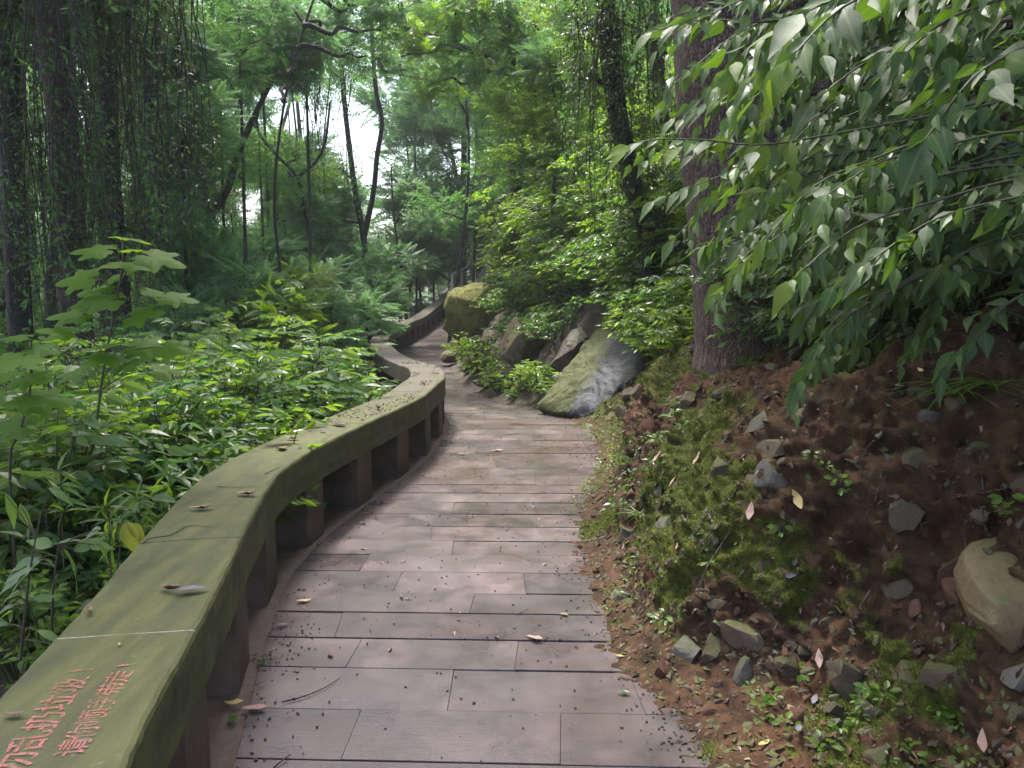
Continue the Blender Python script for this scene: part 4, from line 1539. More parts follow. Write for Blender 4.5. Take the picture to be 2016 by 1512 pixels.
for i, (x, y) in enumerate([(-4.6, 5.0), (-7.5, 7.5), (-5.5, 9.5), (-9.5, 11.5), (-7.0, 13.5), (-10.5, 6.5)]):  # added trees, crowns kept above the view to darken the left wood
    zb = gz(x, y)
    cl = [(x + R.gauss(0, 1.1), y + R.gauss(0, 1.1), R.uniform(6.0, 9.5), 1.5) for k in range(9)]
    cl = [q for q in cl if q[2] > 1.5 + .38 * q[1] + 1.2]
    t = thing('tree', 'added thin tall trunk among the vines, bearing an unseen shading crown', 'tree', (x, y, zb), 0, 'added thin trunks of the left wood, crowns unseen')
    V, F = tube(wiggle((0, 0, -.2), (.3, .2, 9 - zb), 14, .2, i), .11, .06, 8, .05, i)
    part('trunk', mesh_from('trunk', V, F, M['bark_dark'], True), t)
    for q in cl:
        part('foliage', R.choice(CL['dark']), t, np.array(q[:3]) - [x, y, zb], (0, 0, R.uniform(0, 6)), 1.35)
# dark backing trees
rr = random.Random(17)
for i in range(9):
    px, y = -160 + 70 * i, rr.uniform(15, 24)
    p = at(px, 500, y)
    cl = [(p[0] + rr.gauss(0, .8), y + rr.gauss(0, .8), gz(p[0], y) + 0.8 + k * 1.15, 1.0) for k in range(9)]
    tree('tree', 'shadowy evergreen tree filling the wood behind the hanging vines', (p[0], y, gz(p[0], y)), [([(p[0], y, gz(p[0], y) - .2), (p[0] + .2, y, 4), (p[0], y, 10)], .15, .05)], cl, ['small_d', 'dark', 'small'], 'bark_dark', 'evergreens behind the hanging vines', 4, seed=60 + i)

# filling wood between the named trees
rr = random.Random(171)
fl = {'small': 'fine-leaved tree filling the middle wood behind the saplings', 'broad': 'broad-leaved tree filling the middle wood behind the saplings', 'frond': 'feathery tree filling the middle wood behind the saplings'}
for i in range(26):
    px = 300 + 1080 * (i + rr.uniform(-.4, .4)) / 26
    if 660 < px < 790:
        continue
    y = rr.uniform(20, 34)
    p = at(px, 500, y)
    zb = gz(p[0], y) if p[0] < edge_x(y) else hz(p[0], y)
    kd = rr.choice(['small', 'broad', 'frond', 'small'])
    H = 11.5
    cl = [(p[0] + rr.gauss(0, 1.3), y + rr.gauss(0, 1.0), max(zb + .8, -.5) + k * H / 12, rr.uniform(.85, 1.25)) for k in range(12)]
    if px < 960:
        cl += [(p[0] + rr.gauss(0, .8), y - 2 + rr.gauss(0, .8), rr.uniform(zb + .8, 2.3), rr.uniform(.8, 1.0)) for k in range(2)]
    tree('tree', fl[kd], (p[0], y, zb), [([(p[0], y, zb - .3), (p[0] + rr.gauss(0, .3), y, zb + H * .5), (p[0] + rr.gauss(0, .6), y, zb + H)], 0.06, 0.02)], cl, [kd, kd, 'small'], 'bark_grey', 'trees filling the middle wood, ' + kd, 5, seed=300 + i)

for i, (lab, px, y, lo, hi, kd) in enumerate((('slim feathery tree in front of the pale-barked leaning trunk', 350, 12.5, 40, 520, 'frond'), ('slim fine-leaved tree between the leaning trunk and the sky gap', 470, 14, 30, 330, 'small'), ('feathery tree leaning into the small left sky gap', 600, 15.5, 20, 180, 'frond'),
                                              ('leafy tree filling the space right of the double-stemmed tree', 815, 29, 150, 420, 'frond'), ('broad-leaved tree behind the S-shaped branch', 540, 21, 260, 470, 'broad_b'), ('fine-leaved tree behind the forked grey tree', 960, 26, 120, 420, 'small'), ('bright leafy tree left of the ivy-hung trunk', 1080, 13, 100, 330, 'broad_b'), ('dense feathery tree left of the S-shaped branch', 430, 17, 60, 440, 'frond'), ('dense small-leaved tree between the leaning trunk and the S-shaped branch', 510, 18, 280, 500, 'small'), ('feathery tree left of the double-stemmed tree', 620, 22, 330, 520, 'frond'), ('bright tree over the far railing, right of the white gap', 850, 31, 330, 540, 'frond_b'), ('pale feathery tree beyond the far railing, right of the white gap', 815, 33, 280, 520, 'frond'), ('small-leaved tree beyond the handrail posts', 880, 38, 300, 540, 'small'), ('low pale tree closing the foot of the white gap', 745, 30, 455, 540, 'frond'), ('leafy tree high between forked grey tree and ivy-hung trunk', 1110, 17, 20, 260, 'broad_b'))):
    p = at(px, 500, y)
    zb = gz(p[0], y) if p[0] < edge_x(y) else hz(p[0], y)
    cl = [(*at(px + rr.uniform(-70, 70), lo + (hi - lo) * (k + .5) / 9, y + rr.uniform(-.6, .6)), rr.uniform(.5, .8) * y / 16) for k in range(9)]
    tree('tree', lab, (p[0], y, zb), [([(p[0], y, zb - .3), (p[0] + .1, y, zb + 2.5), at(px, lo, y)], 0.045, 0.02)], cl, [kd], 'bark_grey', None, 9, seed=350 + i, limb_r=.02)

# pale feathery saplings in the middle ground
rr = random.Random(29)
sap = [(400, 450, 15, 1.0), (455, 420, 16, 1.1), (520, 560, 12.5, .9), (600, 560, 13, .9), (650, 610, 12.5, .7), (560, 440, 18, 1.1), (640, 430, 24, 1.2), (700, 540, 19, .9), (340, 600, 11.5, .8), (480, 620, 11.5, .7), (470, 540, 13.5, 1.0), (540, 500, 17, 1.1), (600, 470, 20, 1.2), (655, 560, 16, .9), (560, 600, 11.5, .8), (430, 600, 12, .9), (750, 560, 19, .9), (640, 500, 23, 1.1), (500, 460, 23, 1.2), (440, 490, 19, 1.0), (860, 560, 29, 1.0), (820, 600, 25, .7), (590, 540, 14.5, .9), (690, 500, 25, 1.1), (780, 600, 22, .8), (380, 560, 13, .8)]
for i, (px, py, y, s) in enumerate(sap):
    p = at(px, py, y)
    zb = gz(p[0], y)
    cl = [(p[0] + rr.gauss(0, .45) * s, y + rr.gauss(0, .4) * s, p[2] - 0.05 - k * 0.62 * s, (.62 + .1 * min(k, 3)) * s) for k in range(max(3, int((p[2] - zb) / (.62 * s))))]
    lab = {14: 'bright yellow-green feathery sapling just behind the dark pinnate shrub', 11: 'tallest pale feathery sapling, left of the double-stemmed tree', 20: 'pale feathery sapling beside the pale-barked leaning trunk'}.get(i, 'pale feathery-leaved sapling in the thicket beyond the railing')
    grp = 'pale feathery saplings' if lab.startswith('pale feathery-leaved') else None
    tree('sapling', lab, (p[0], y, zb), [([(p[0], y, zb - .2), (p[0] + .1, y, (zb + p[2]) / 2), (p[0], y, p[2])], .035, .012)], cl, ['frond_b'] if i in (14, 22, 3) else ['frond'], 'bark_dark', grp, 5, seed=90 + i, limb_r=.018)

# ---- bright overhanging canopy at the top centre, from trees on the hillside
mid_tree('hillside tree arching bright green leaves over the far deck', 1060, 15, [[(1105, 420), (1085, 300), (1060, 180), (1020, 60), (960, -60)], [(1060, 180), (980, 120), (900, 90), (820, 60)]], 0.12, 0.05,
         P3([(790, 110, 15, .55), (850, 70, 15, .7), (900, 150, 15, .6), (950, 80, 14.5, .8), (1010, 120, 14, .8), (840, 170, 15, .4), (980, 200, 15, .4), (1050, 40, 14, .8), (760, 30, 15, .6), (900, 0, 14, .8), (1000, -10, 13.5, .8), (1090, 120, 13, .6), (1080, 220, 14, .5)]), ['broad_b', 'frond_b', 'broad_b', 'frond'], 'bark_dark', 51, limbs=12, avoid=False)
mid_tree('tree with feathery sprays hanging into the top of the sky gap', 700, 13, [(560, 620), (540, 400), (560, 200), (600, 50), (640, -60)], 0.03, 0.018,
         P3([(640, 60, 14, .5), (700, 30, 13.5, .5), (750, 60, 13, .45), (590, 20, 14, .6), (780, 0, 13, .5), (720, 110, 13.5, .35), (560, 100, 15, .5), (580, 160, 15, .35), (700, -30, 13, .7), (770, 130, 13.5, .3)]), ['frond', 'frond', 'broad'], 'bark_dark', 52, limbs=8, avoid=False)
# ---- ivy-hung trunk in the middle right
mid_tree('dark ivy-hung trunk standing above the hillside shrubs left of the big near trunk', 1195, 8.6, [(1275, 470), (1250, 380), (1225, 270), (1205, 150), (1190, 0), (1180, -120)], 0.09, 0.11,
         P3([(1150, 50, 8.8, .28), (1140, 150, 8.8, .28), (1255, 60, 9, .3), (1150, 240, 8.8, .22), (1270, 180, 9, .3), (1130, -40, 9, .4), (1260, -60, 9, .5), (1215, 120, 8.5, .26), (1235, 250, 8.5, .24), (1200, 30, 8.5, .26), (1250, 350, 8.5, .26), (1180, 200, 8.5, .22), (1270, 420, 8.5, .3)]), ['dark', 'glossy'], 'bark_dark', 53, limbs=3, avoid=False)
mid_tree('dark slim tree between the ivy-hung trunk and the big near trunk', 1300, 11, [(1330, 480), (1310, 300), (1290, 100), (1280, -100)], 0.11, 0.08,
         P3([(1330, 60, 11.5, .6), (1290, 200, 12, .5), (1340, 260, 12, .6), (1300, 0, 11, .7), (1350, 380, 11, .5), (1280, 330, 11.5, .4), (1240, 120, 12.5, .5)]), ['small', 'broad_b', 'glossy'], 'bark_dark', 54, limbs=3, avoid=False)

# ---- the big near trunk on the bank
tb, _n = bank_at_px(1460, 700)
y_t = float(tb[1]) + 0.18
A = [at(1506, 780, y_t), at(1494, 700, y_t), at(1480, 600, y_t), at(1468, 480, y_t), at(1455, 330, y_t), at(1440, 160, y_t), at(1430, 0, y_t), at(1400, -250, y_t), at(1370, -700, y_t)]
B = [at(1560, 740, y_t + .16), at(1548, 640, y_t + .16), at(1532, 540, y_t + .14), at(1515, 420, y_t + .12), at(1480, 260, y_t + .1), at(1462, 100, y_t + .12), at(1452, -80, y_t + .2), at(1470, -500, y_t + .5)]
trunk = thing('tree', 'big twin-stemmed tree with rough reddish bark rooted on top of the bare bank', 'tree', tb)
b = Bag()
Pa = catmull(A, 0.03) - tb
kk = y_t / 5.0 * 1.48
ra = np.interp(Pa[:, 2], [-.4, -.1, .1, .4, 2.5, 6], np.array([.38, .30, .26, .242, .215, .17]) * kk)
b.put(*tube(Pa, ra, 0, 40, 0.07, 3))
Pb = catmull(B, 0.03) - tb
rb = np.interp(Pb[:, 2], [-.4, 0, .5, 1.4, 6], np.array([.3, .25, .22, .2, .13]) * kk)
b.put(*tube(Pb, rb, 0, 32, 0.08, 5))
part('trunk', b.mesh('trunk', M['bark'], True), trunk)
rr = random.Random(5)
for k in range(28):  # unseen crown foliage put overhead to shade the bank
    q = np.array([rr.uniform(-1.2, 3.6), rr.uniform(-3.6, 3.2), rr.uniform(3.0, 6.0)])
    if q[2] + tb[2] < 1.5 + .42 * (q[1] + tb[1]) + .8:
        q[2] += 1.5
    if k < 8:
        j = Pa[np.argmin(np.abs(Pa[:, 2] - (q[2] - 1.6)))]
        V, F = tube(wiggle(j, q, 9, .25, k), .05, .015, 6)
        part('limb', mesh_from('limb', V, F, M['bark'], True), trunk)
    s = rr.uniform(.8, 1.1)
    part('foliage', rr.choice(CL['dark'] + CL['broad']), trunk, q, (0, 0, rr.uniform(0, 6.28)), (s, s, s * .7))

# ------------------------------------------------------------------ creepers growing on the dark trunks
def creepers(tobj, pts_px, y, r, n, L, mat, seed, zmin=-1):
    rgp = np.random.default_rng(seed)
    P = catmull([at(a_, b_, y) for a_, b_ in pts_px], .05)
    k = rgp.integers(0, len(P), n)
    keep = vnoise(np.stack([P[k][:, 2] * 1.1, k * 0.0, k * 0.0], -1), seed) > -.35
    k = k[keep]
    n = len(k)
    th = rgp.uniform(0, 2 * math.pi, n)
    d = np.stack([np.cos(th), np.sin(th), rgp.uniform(-.5, .3, n)], 1)
    rad = r * (1 + np.abs(rgp.normal(0, .55, n)))
    Q = P[k] + d * rad[:, None] * [1, 1, 0]
    D = d * rgp.uniform(.3, 1, (n, 1)) + rand_dirs(rgp, n) * .6 + [0, 0, -.5]
    V, F = inst(T_OV, F_OV, frames_from(D, d + [0, 0, .5] + rgp.normal(0, .3, (n, 3))), Q, L * rgp.uniform(.6, 1.2, n))
    base = np.array(tobj.location)
    part('creeper_leaves', mesh_from('creeper_leaves', V - base, F, mat), tobj, kind='stuff')


_dt = {o.get('label'): o for o in COL.objects if o.get('category') == 'tree'}
def _tl(s):
    return [o for l, o in _dt.items() if l and s in l][0]
creepers(_tl('broad dark trunk wrapped'), [(142, 560), (135, 400), (125, 260), (108, 130), (92, 0)], 9, .24, 1500, .07, M['leaf_dark'], 1)
creepers(_tl('broad dark trunk wrapped'), [(142, 560), (135, 400), (125, 260), (108, 130), (92, 0)], 9, .3, 500, .075, M['leaf_glossy'], 11)
creepers(_tl('half hidden behind hanging'), [(30, 560), (22, 250), (10, -50)], 10, .25, 1500, .07, M['leaf_dark'], 2)
creepers(_tl('second from the left'), [(225, 560), (215, 300), (208, -50)], 12, .3, 1700, .075, M['leaf_dark'], 3)
creepers(_tl('slim dark trunk right'), [(310, 560), (305, 300), (287, -50)], 13, .28, 1500, .075, M['leaf_far'], 4)
creepers(_tl('ivy-hung trunk standing'), [(1262, 430), (1225, 270), (1205, 150), (1188, -30)], 8.6, .24, 2600, .06, M['leaf_dark'], 5)
creepers(_tl('ivy-hung trunk standing'), [(1262, 430), (1225, 270), (1205, 150), (1188, -30)], 8.6, .34, 900, .06, M['leaf_glossy'], 6)
creepers(_tl('double-stemmed tree in front'), [(722, 560), (716, 470), (700, 380), (688, 290)], 21, .2, 700, .08, M['leaf_far'], 7)
creepers(_tl('thin dark tree with an S'), [(600, 480), (585, 350), (540, 300), (505, 250), (520, 180)], 19, .25, 900, .08, M['leaf_far'], 8)
creepers(_tl('pale-barked leaning'), [(408, 420), (398, 380), (385, 300), (378, 180), (372, 40)], 16, .3, 900, .08, M['leaf_far'], 9)

# ------------------------------------------------------------------ hanging vines
def vine_mesh(w, h, n, seed, lmat_leaf=True, dens=1.0, L=0.05):
    rg = np.random.default_rng(seed)
    bq, bl = Bag(), Bag()
    for k in range(n):
        x = rg.uniform(-w / 2, w / 2)
        yv = rg.normal(0, .18)
        ln = h * rg.uniform(.45, 1)
        t = np.linspace(0, 1, 14)
        P = np.stack([x + vnoise(np.stack([t * 3, t * 0 + k, t * 0], -1), seed) * .12, yv + vnoise(np.stack([t * 3, t * 0 + k, t * 0 + 5], -1), seed) * .1, -t * ln], 1)
        bq.put(*tube(P, rg.uniform(.004, .014), .003, 4))
        m = int(ln / 0.075 * dens * rg.uniform(.3, 1.2))
        if m > 2:
            ce = rg.random(4)
            tt = np.clip(np.where(rg.random(m) < .7, ce[rg.integers(0, 4, m)] + rg.normal(0, .07, m), rg.random(m)), 0, 1)
            Q = np.stack([np.interp(tt, t, P[:, i]) for i in range(3)], 1)
            D = rand_dirs(rg, m) * np.array([1, 1, .5]) + np.array([0, 0, -.5])
            Nn = np.array([0, -.5, .8]) + rg.normal(0, .4, (m, 3))
            V, F = inst(T_SM, F_SM, frames_from(D, Nn), Q + rg.normal(0, .035, Q.shape), L * rg.uniform(.5, 1.4, m))
            bl.put(V, F)
    return bq, bl


VM = []
for q in range(3):
    bq, bl = vine_mesh(1.0, 3.6, 17, 300 + q, dens=1.9, L=.078)
    VM.append((bq.mesh('vine_strand', M['bark_dark']), bl.mesh('leaves', M['leaf_dark'] if q != 1 else M['leaf_far'])))
vines = [('curtain of thin hanging vines beside the broad dark trunk, left of it', 60, -40, 8.3, 0, 1.0), ('curtain of hanging vines just right of the broad dark trunk', 190, -30, 8.8, 1, 1.0),
         ('dense brown curtain of vines hanging in front of the second dark trunk', 245, -30, 9.8, 2, 1.1), ('wispy vines hanging at the right end of the dark vine wall', 320, -20, 10.6, 0, 1.0),
         ('vines hanging down over the far left edge of the thicket', -10, 60, 8.0, 1, 1.0), ('vine curtain hanging low behind the tall lobed-leaf plant', 230, 200, 9.2, 0, .8), ('short vines trailing below the dark trunk at the far left', 70, 240, 8.4, 2, .8),
         ('thin vines hanging off the ivy-hung trunk towards the hillside shrubs', 1180, 20, 8.2, 0, .62), ('vines dangling between the ivy-hung trunk and the big near trunk', 1290, -60, 8.6, 2, .8), ('pale green vine column hanging left of the ivy-hung trunk', 1140, 90, 9.0, 1, .55),
         ('creepers trailing from the canopy left of the double-stemmed tree', 640, 150, 20, 1, 1.2)]
for lab, px, py, y, q, s in vines:
    p = at(px, py, y)
    t = thing('hanging_vines', lab, 'vines', p)
    o = part('vine_strand', VM[q][0], t)
    part('leaves', VM[q][1], t)
    t.scale = (s * (.8 if s < 1 else 1), s, s)
    t.rotation_euler = (0, 0, R.uniform(-.3, .3))

# ------------------------------------------------------------------ shrubs
def shrub_parts(seed, h, spread, nst, ntw, npt, L, tv, tf, hang=.3, twl=.3, nup=1.0, lean=(0, 0)):
    """skeleton and leaf frames of one bushy plant"""
    rg = np.random.default_rng(seed)
    bq = Bag()
    LP, LD, LN, LS = [], [], [], []
    for k in range(nst):
        a = rg.uniform(0, 2 * math.pi)
        rr_ = spread * math.sqrt(rg.random())
        top = np.array([math.cos(a) * rr_ + lean[0], math.sin(a) * rr_ + lean[1], h * rg.uniform(.65, 1.0) * (1 - .25 * (rr_ / spread) ** 2)])
        b0 = np.array([math.cos(a) * .12 * spread, math.sin(a) * .12 * spread, -.1])
        t = np.linspace(0, 1, 12)[:, None]
        P = b0 * (1 - t) + top * t + np.array([0, 0, 1]) * (np.sin(t * math.pi) * .12 * h) + np.cumsum(rg.normal(0, .008 * h, (12, 3)), axis=0)
        bq.put(*tube(P, .007 * (h + .3), .002, 4))
        for j in range(ntw):
            tt = rg.uniform(.3, 1.0)
            o = np.array([np.interp(tt, t[:, 0], P[:, i]) for i in range(3)])
            b_ = rg.uniform(0, 2 * math.pi)
            d = np.array([math.cos(b_), math.sin(b_), rg.uniform(-.1, .55)])
            d /= np.linalg.norm(d)
            ln = twl * rg.uniform(.5, 1.1)
            tk = np.linspace(0, 1, 5)[:, None]
            Q = o + d * tk * ln + np.array([0, 0, -1]) * tk ** 2 * ln * hang * .5
            bq.put(*tube(Q, .0028, .0012, 3))
            m = npt
            tq = np.linspace(.15, 1, m)
            LP.append(np.stack([np.interp(tq, tk[:, 0], Q[:, i]) for i in range(3)], 1))
            side = np.cross(d, [0, 0, 1.0])
            side /= np.linalg.norm(side) + 1e-9
            s = np.where(np.arange(m) % 2 == 0, 1.0, -1.0)[:, None]
            D = side * s * rg.uniform(.6, 1.0, (m, 1)) + d * rg.uniform(.4, .9, (m, 1)) + np.array([0, 0, -1]) * rg.uniform(0, 2 * hang, (m, 1))
            D[-1] = d + np.array([0, 0, -hang])
            LD.append(D)
            LN.append(np.array([0, 0, nup * .8]) + np.array([o[0], o[1], 0]) / spread * .6 + rg.normal(0, .58, (m, 3)))
            LS.append(L * rg.uniform(.65, 1.15, m))
    return bq, np.concatenate(LP), np.concatenate(LD), np.concatenate(LN), np.concatenate(LS)


def make_shrub(name, label, cat, seed, mat, tv=T_OV, tf=F_OV, loc=(0, 0, 0), group=None, big=0, big_me=None, **kw):
    bq, LP, LD, LN, LS = shrub_parts(seed, tv=tv, tf=tf, **kw)
    t = thing(name, label, cat, loc, 0, group)
    part('stem', bq.mesh('stem', M['stem']), t)
    fr = frames_from(LD, LN)
    idx = np.argsort(-LS)
    if big:
        ii = idx[:big]
        for k in ii:
            m = Matrix(fr[k].tolist())
            part('leaf', R.choice(big_me), t, LP[k], m.to_euler(), (LS[k],) * 3)
        idx = idx[big:]
    if len(idx):
        V, F = inst(tv, tf, fr[idx], LP[idx], LS[idx])
        part('leaves', mesh_from('leaves', V, F, mat), t, kind='stuff')
    return t


def leaf_mesh(mat, n=6, **kw):
    V, F, UV = leaf_tmpl(n, **kw)
    return mesh_from('leaf', V, F, mat, True, UV)


BIG = [leaf_mesh(M['leaf_large'], 7, width=w, fold=f, curl=c, peak=.36, tip=1.25, wav=.008) for w, f, c in ((.46, .14, .22), (.54, .08, .34), (.38, .2, .12), (.48, -.05, .3), (.34, .1, .5), (.58, .12, .15))]
BIGN = [leaf_mesh(M['leaf_near'], 7, width=w, fold=f, curl=c_, peak=.36, tip=1.1, wav=.01) for w, f, c_ in ((.5, .1, .2), (.56, .06, .3))]
BIGT = [leaf_mesh(M['leaf_tip'], 7, width=w, fold=f, curl=c_, peak=.36, tip=1.25, wav=.008) for w, f, c_ in ((.44, .1, .22), (.5, .04, .3))]
BIGY = [leaf_mesh(M['leaf_yellow'], 7, width=.48, fold=.25, curl=.3, peak=.36, tip=1.1)]
MID = [leaf_mesh(M['leaf_bright'], 3, width=w, fold=.12, curl=.18) for w in (.44, .52)]
MIDG = [leaf_mesh(M['leaf_glossy'], 3, width=w, fold=.12, curl=.18) for w in (.44, .52)]

# prototypes
P_SH = []
kwb = dict(nst=13, ntw=9, npt=8, L=.11, hang=.22, twl=.30)
near_specs = [('leaf_bright', MID, 'leafy bright green bush just outside the second and third railing posts', 505, 880, 4.7, 1.2, .75, 301),
              ('leaf_bright', MID, 'yellow-green bush in the middle of the left thicket, right of the lobed-leaf plant', 420, 800, 5.2, 1.45, .9, 302),
              ('leaf_glossy', MIDG, 'glossy dark-leaved bush at the left edge behind the broad leaves', 60, 900, 3.9, 1.3, .9, 303),
              ('leaf_bright', MID, 'yellow-green leafy bush below the tall lobed-leaf plant', 250, 860, 4.4, 1.25, .9, 304)]
protos = []
for mt, bm_, lab, px, py, y, h, sp, sd in near_specs:
    p = at(px, py, y)
    zb = gz(p[0], p[1])
    top = at(px, py - 110, y)[2]
    t = make_shrub('bush', lab, 'bush', sd, M[mt], loc=(p[0], p[1], zb), h=max(.9, top - zb), spread=sp, big=90, big_me=bm_, **kwb)
    protos.append(t)
# shared shrubs for everything further back (leaves joined)
SP = {}
for nm, mt, sd, kw in (('b1', 'leaf_bright', 311, dict(h=1.5, spread=.8, nst=14, ntw=11, npt=8, L=.095, hang=.2, twl=.28)), ('b2', 'leaf_glossy', 312, dict(h=1.5, spread=.85, nst=15, ntw=11, npt=8, L=.088, hang=.25, twl=.28)),
                       ('b3', 'leaf_far', 313, dict(h=1.6, spread=.8, nst=13, ntw=10, npt=9, L=.085, hang=.3, twl=.34)), ('b4', 'leaf_near', 317, dict(h=1.5, spread=.7, nst=9, ntw=7, npt=6, L=.15, hang=.35, twl=.36)), ('h1', 'leaf_glossy', 314, dict(h=.9, spread=.75, nst=16, ntw=9, npt=8, L=.088, hang=.3, twl=.24)),
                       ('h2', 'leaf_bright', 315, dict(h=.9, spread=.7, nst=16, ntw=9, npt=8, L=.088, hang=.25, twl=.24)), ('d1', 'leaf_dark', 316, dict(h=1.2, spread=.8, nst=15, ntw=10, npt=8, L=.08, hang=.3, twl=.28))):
    bq, LP, LD, LN, LS = shrub_parts(sd, tv=T_OV, tf=F_OV, **kw)
    V, F = inst(T_OV, F_OV, frames_from(LD, LN), LP, LS)
    SP[nm] = (bq.mesh('stem', M['stem']), mesh_from('leaves', V, F, M[mt]))


def shrub_at(kind, x, y, z, s, label, group=None, name='shrub', tilt=0.0):
    if x < edge_x(y) and y > 9 and hides_rail((x, y, z + 1.1 * s), .5 * s):
        return None
    hx, hy, hd = pix((x, y, z + .7 * s))
    if hides_handrail((x, y, z + .6 * s), .6 * s):
        return None
    if 868 < hx - .3 * s * FPX / hd and hx - .55 * s * FPX / hd < 945 and 450 < hy < 600 and 9 < y < 31:
        return None
    t = thing(name, label, 'shrub', (x, y, z), R.uniform(0, 6.28), group)
    part('stem', SP[kind][0], t)
    part('leaves', SP[kind][1], t)
    t.scale = (s, s, s)
    if tilt:
        t.rotation_euler = (0, -tilt, 0)
    return t


ORD = ['first', 'second', 'third', 'fourth', 'fifth', 'sixth', 'seventh', 'eighth', 'ninth', 'tenth', 'eleventh', 'twelfth', 'thirteenth', 'fourteenth', 'fifteenth', 'sixteenth', 'seventeenth', 'eighteenth', 'nineteenth', 'twentieth']


# left thicket, row on row from the railing outwards
rr = random.Random(77)
left = []
for y in np.arange(2.4, 13, .85):
    for k in range(int(3 + y * .75)):
        d = .72 + k * .82 + rr.uniform(-.25, .25)
        left.append((float(rail_x(y)) - RAIL_W - d, y + rr.uniform(-.35, .35), k))
lab_l = {'b4': 'large-leaved shrub left of the railing', 'b1': 'bright-leaved shrub below the railing', 'b2': 'glossy green shrub below the railing', 'b3': 'mid-green shrub left of the railing', 'd1': 'deep green shrub left of the railing'}
for i, (x, y, krow) in enumerate(left):
    z = gz(x, y)
    px, py, d = pix((x, y, z + 1))
    if px < -250:
        continue
    d_out = rail_x(np.clip(y, .2, 29)) - x
    if y < 3.3 and d_out < 1.6:
        continue
    kd = rr.choice(['b1', 'b2', 'b1', 'b3', 'b1'] if px < 480 else ['b2', 'b2', 'b1', 'b3'])
    if rr.random() < .22 and y < 9:
        kd = 'b4'
    if y > 7.5 and px < 350:
        kd = rr.choice(['d1', 'b3', 'b2'])
    # tops of the thicket follow the outline seen in the photograph
    top_py = 645 if px < 600 else 705
    if y > 8.5:
        top_py -= 40
    top = at(px, top_py + rr.uniform(-40, 110), y)[2]
    if d_out < 1.2:
        top = min(top, .5 + rr.uniform(-.14, .12) + .03 * max(0, y - 5)) if y < 6 else min(top, 0.6 + float(path_z(y)) + rr.uniform(-.1, .15))
    s = max(.5, (top - z) / 1.6)
    s = min(s, 1.6)
    shrub_at(kd, x, y, z + max(0, top - z - 1.6 * s), s, lab_l[kd] + ', ' + (ORD[min(krow, 12)] + ' row out' if krow else 'hard against it') + ', near its ' + ORD[int(np.clip((y - 2.0) / .85, 0, 13))] + ' post', 'thicket shrubs, ' + kd.replace('1', ' one').replace('2', ' two').replace('3', ' three').replace('4', ' four'))
tall = [(30, 640, 5.2), (110, 690, 4.4), (190, 655, 6.0), (270, 640, 5.6), (330, 625, 6.8), (400, 640, 6.0), (465, 655, 6.6), (520, 670, 5.8), (570, 690, 6.9), (350, 700, 4.9), (440, 720, 5.3), (230, 720, 4.7), (60, 760, 3.9), (150, 780, 3.8), (300, 780, 4.1), (380, 800, 4.2), (500, 760, 5.3), (620, 720, 7.2), (680, 730, 8.0), (590, 620, 9.5), (660, 650, 9.8), (500, 600, 9.0), (420, 590, 9.8), (710, 690, 10.2), (480, 830, 4.5), (560, 780, 5.6), (640, 790, 6.6)]
for k, (px, py, y) in enumerate(tall):
    p = at(px, py, y)
    kd = ['b1', 'b4', 'b2', 'b1', 'b3', 'b4', 'b1'][k % 7]
    ro = float(rail_x(y)) - RAIL_W - .85
    x = min(p[0], ro)
    s = 1.0 + .12 * rr.uniform(-1, 1) + (.15 if y > 6 else 0)
    z = p[2] - 1.42 * s
    shrub_at(kd, x, y, max(z, gz(x, y) - .6), s, {'b4': 'tall large-leaved bush standing out of the left thicket', 'b1': 'tall bright-leaved bush standing out of the left thicket', 'b2': 'tall glossy bush standing out of the left thicket', 'b3': 'tall mid-green bush standing out of the left thicket'}[kd], 'tall bushes of the left thicket', name='bush')
# shrubs beyond, along the far railing
for i in range(26):
    y = rr.uniform(12.5, 28)
    x = float(rail_x(y)) - RAIL_W - rr.uniform(.7, 5.5)
    z = gz(x, y)
    kd = rr.choice(['b3', 'b1', 'b3'])
    shrub_at(kd, x, y, z, rr.uniform(.75, 1.1), 'distant shrub on the slope below the far railing', 'far shrubs below the railing')

# hillside shrubs above the boulders, climbing the slope
rr = random.Random(99)
n_h = 0
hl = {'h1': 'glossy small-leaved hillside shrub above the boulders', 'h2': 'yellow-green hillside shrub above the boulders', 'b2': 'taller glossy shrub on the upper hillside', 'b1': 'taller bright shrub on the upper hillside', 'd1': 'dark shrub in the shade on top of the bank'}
for y in np.arange(7.4, 26, .85):
    for X in np.arange(.75 if y < 12 else 1.0, 5.5, .85 if y < 16 else 1.3):
        if rr.random() < .12:
            continue
        yy = y + rr.uniform(-.3, .3)
        XX = X + rr.uniform(-.25, .25)
        x = edge_x(yy) + XX
        z = hz(x, yy)
        px, py, d = pix((x, yy, z + .3))
        if px > 1420 or px < 880 or py < -200:
            continue
        if 960 < px < 1250 and py > 640:
            continue                                   # boulders show there
        if 870 < px < 1000 and py > 545 and yy < 20.5:
            continue
        if XX < 1.3 and 8.3 < yy < 10.6:
            continue
        kd = rr.choice(['h1', 'h1', 'h2', 'h2', 'h1']) if XX < 3 else rr.choice(['b2', 'b1', 'h1', 'b3' if 'b3' in hl else 'b1'])
        s = rr.uniform(.8, 1.15) * (1 if XX > 1.5 else .75)
        shrub_at(kd, x, yy, z - .1, s, hl[kd], 'hillside shrubs, ' + {'h1': 'glossy', 'h2': 'bright', 'b2': 'tall glossy', 'b1': 'tall bright'}[kd], tilt=.35)
        n_h += 1
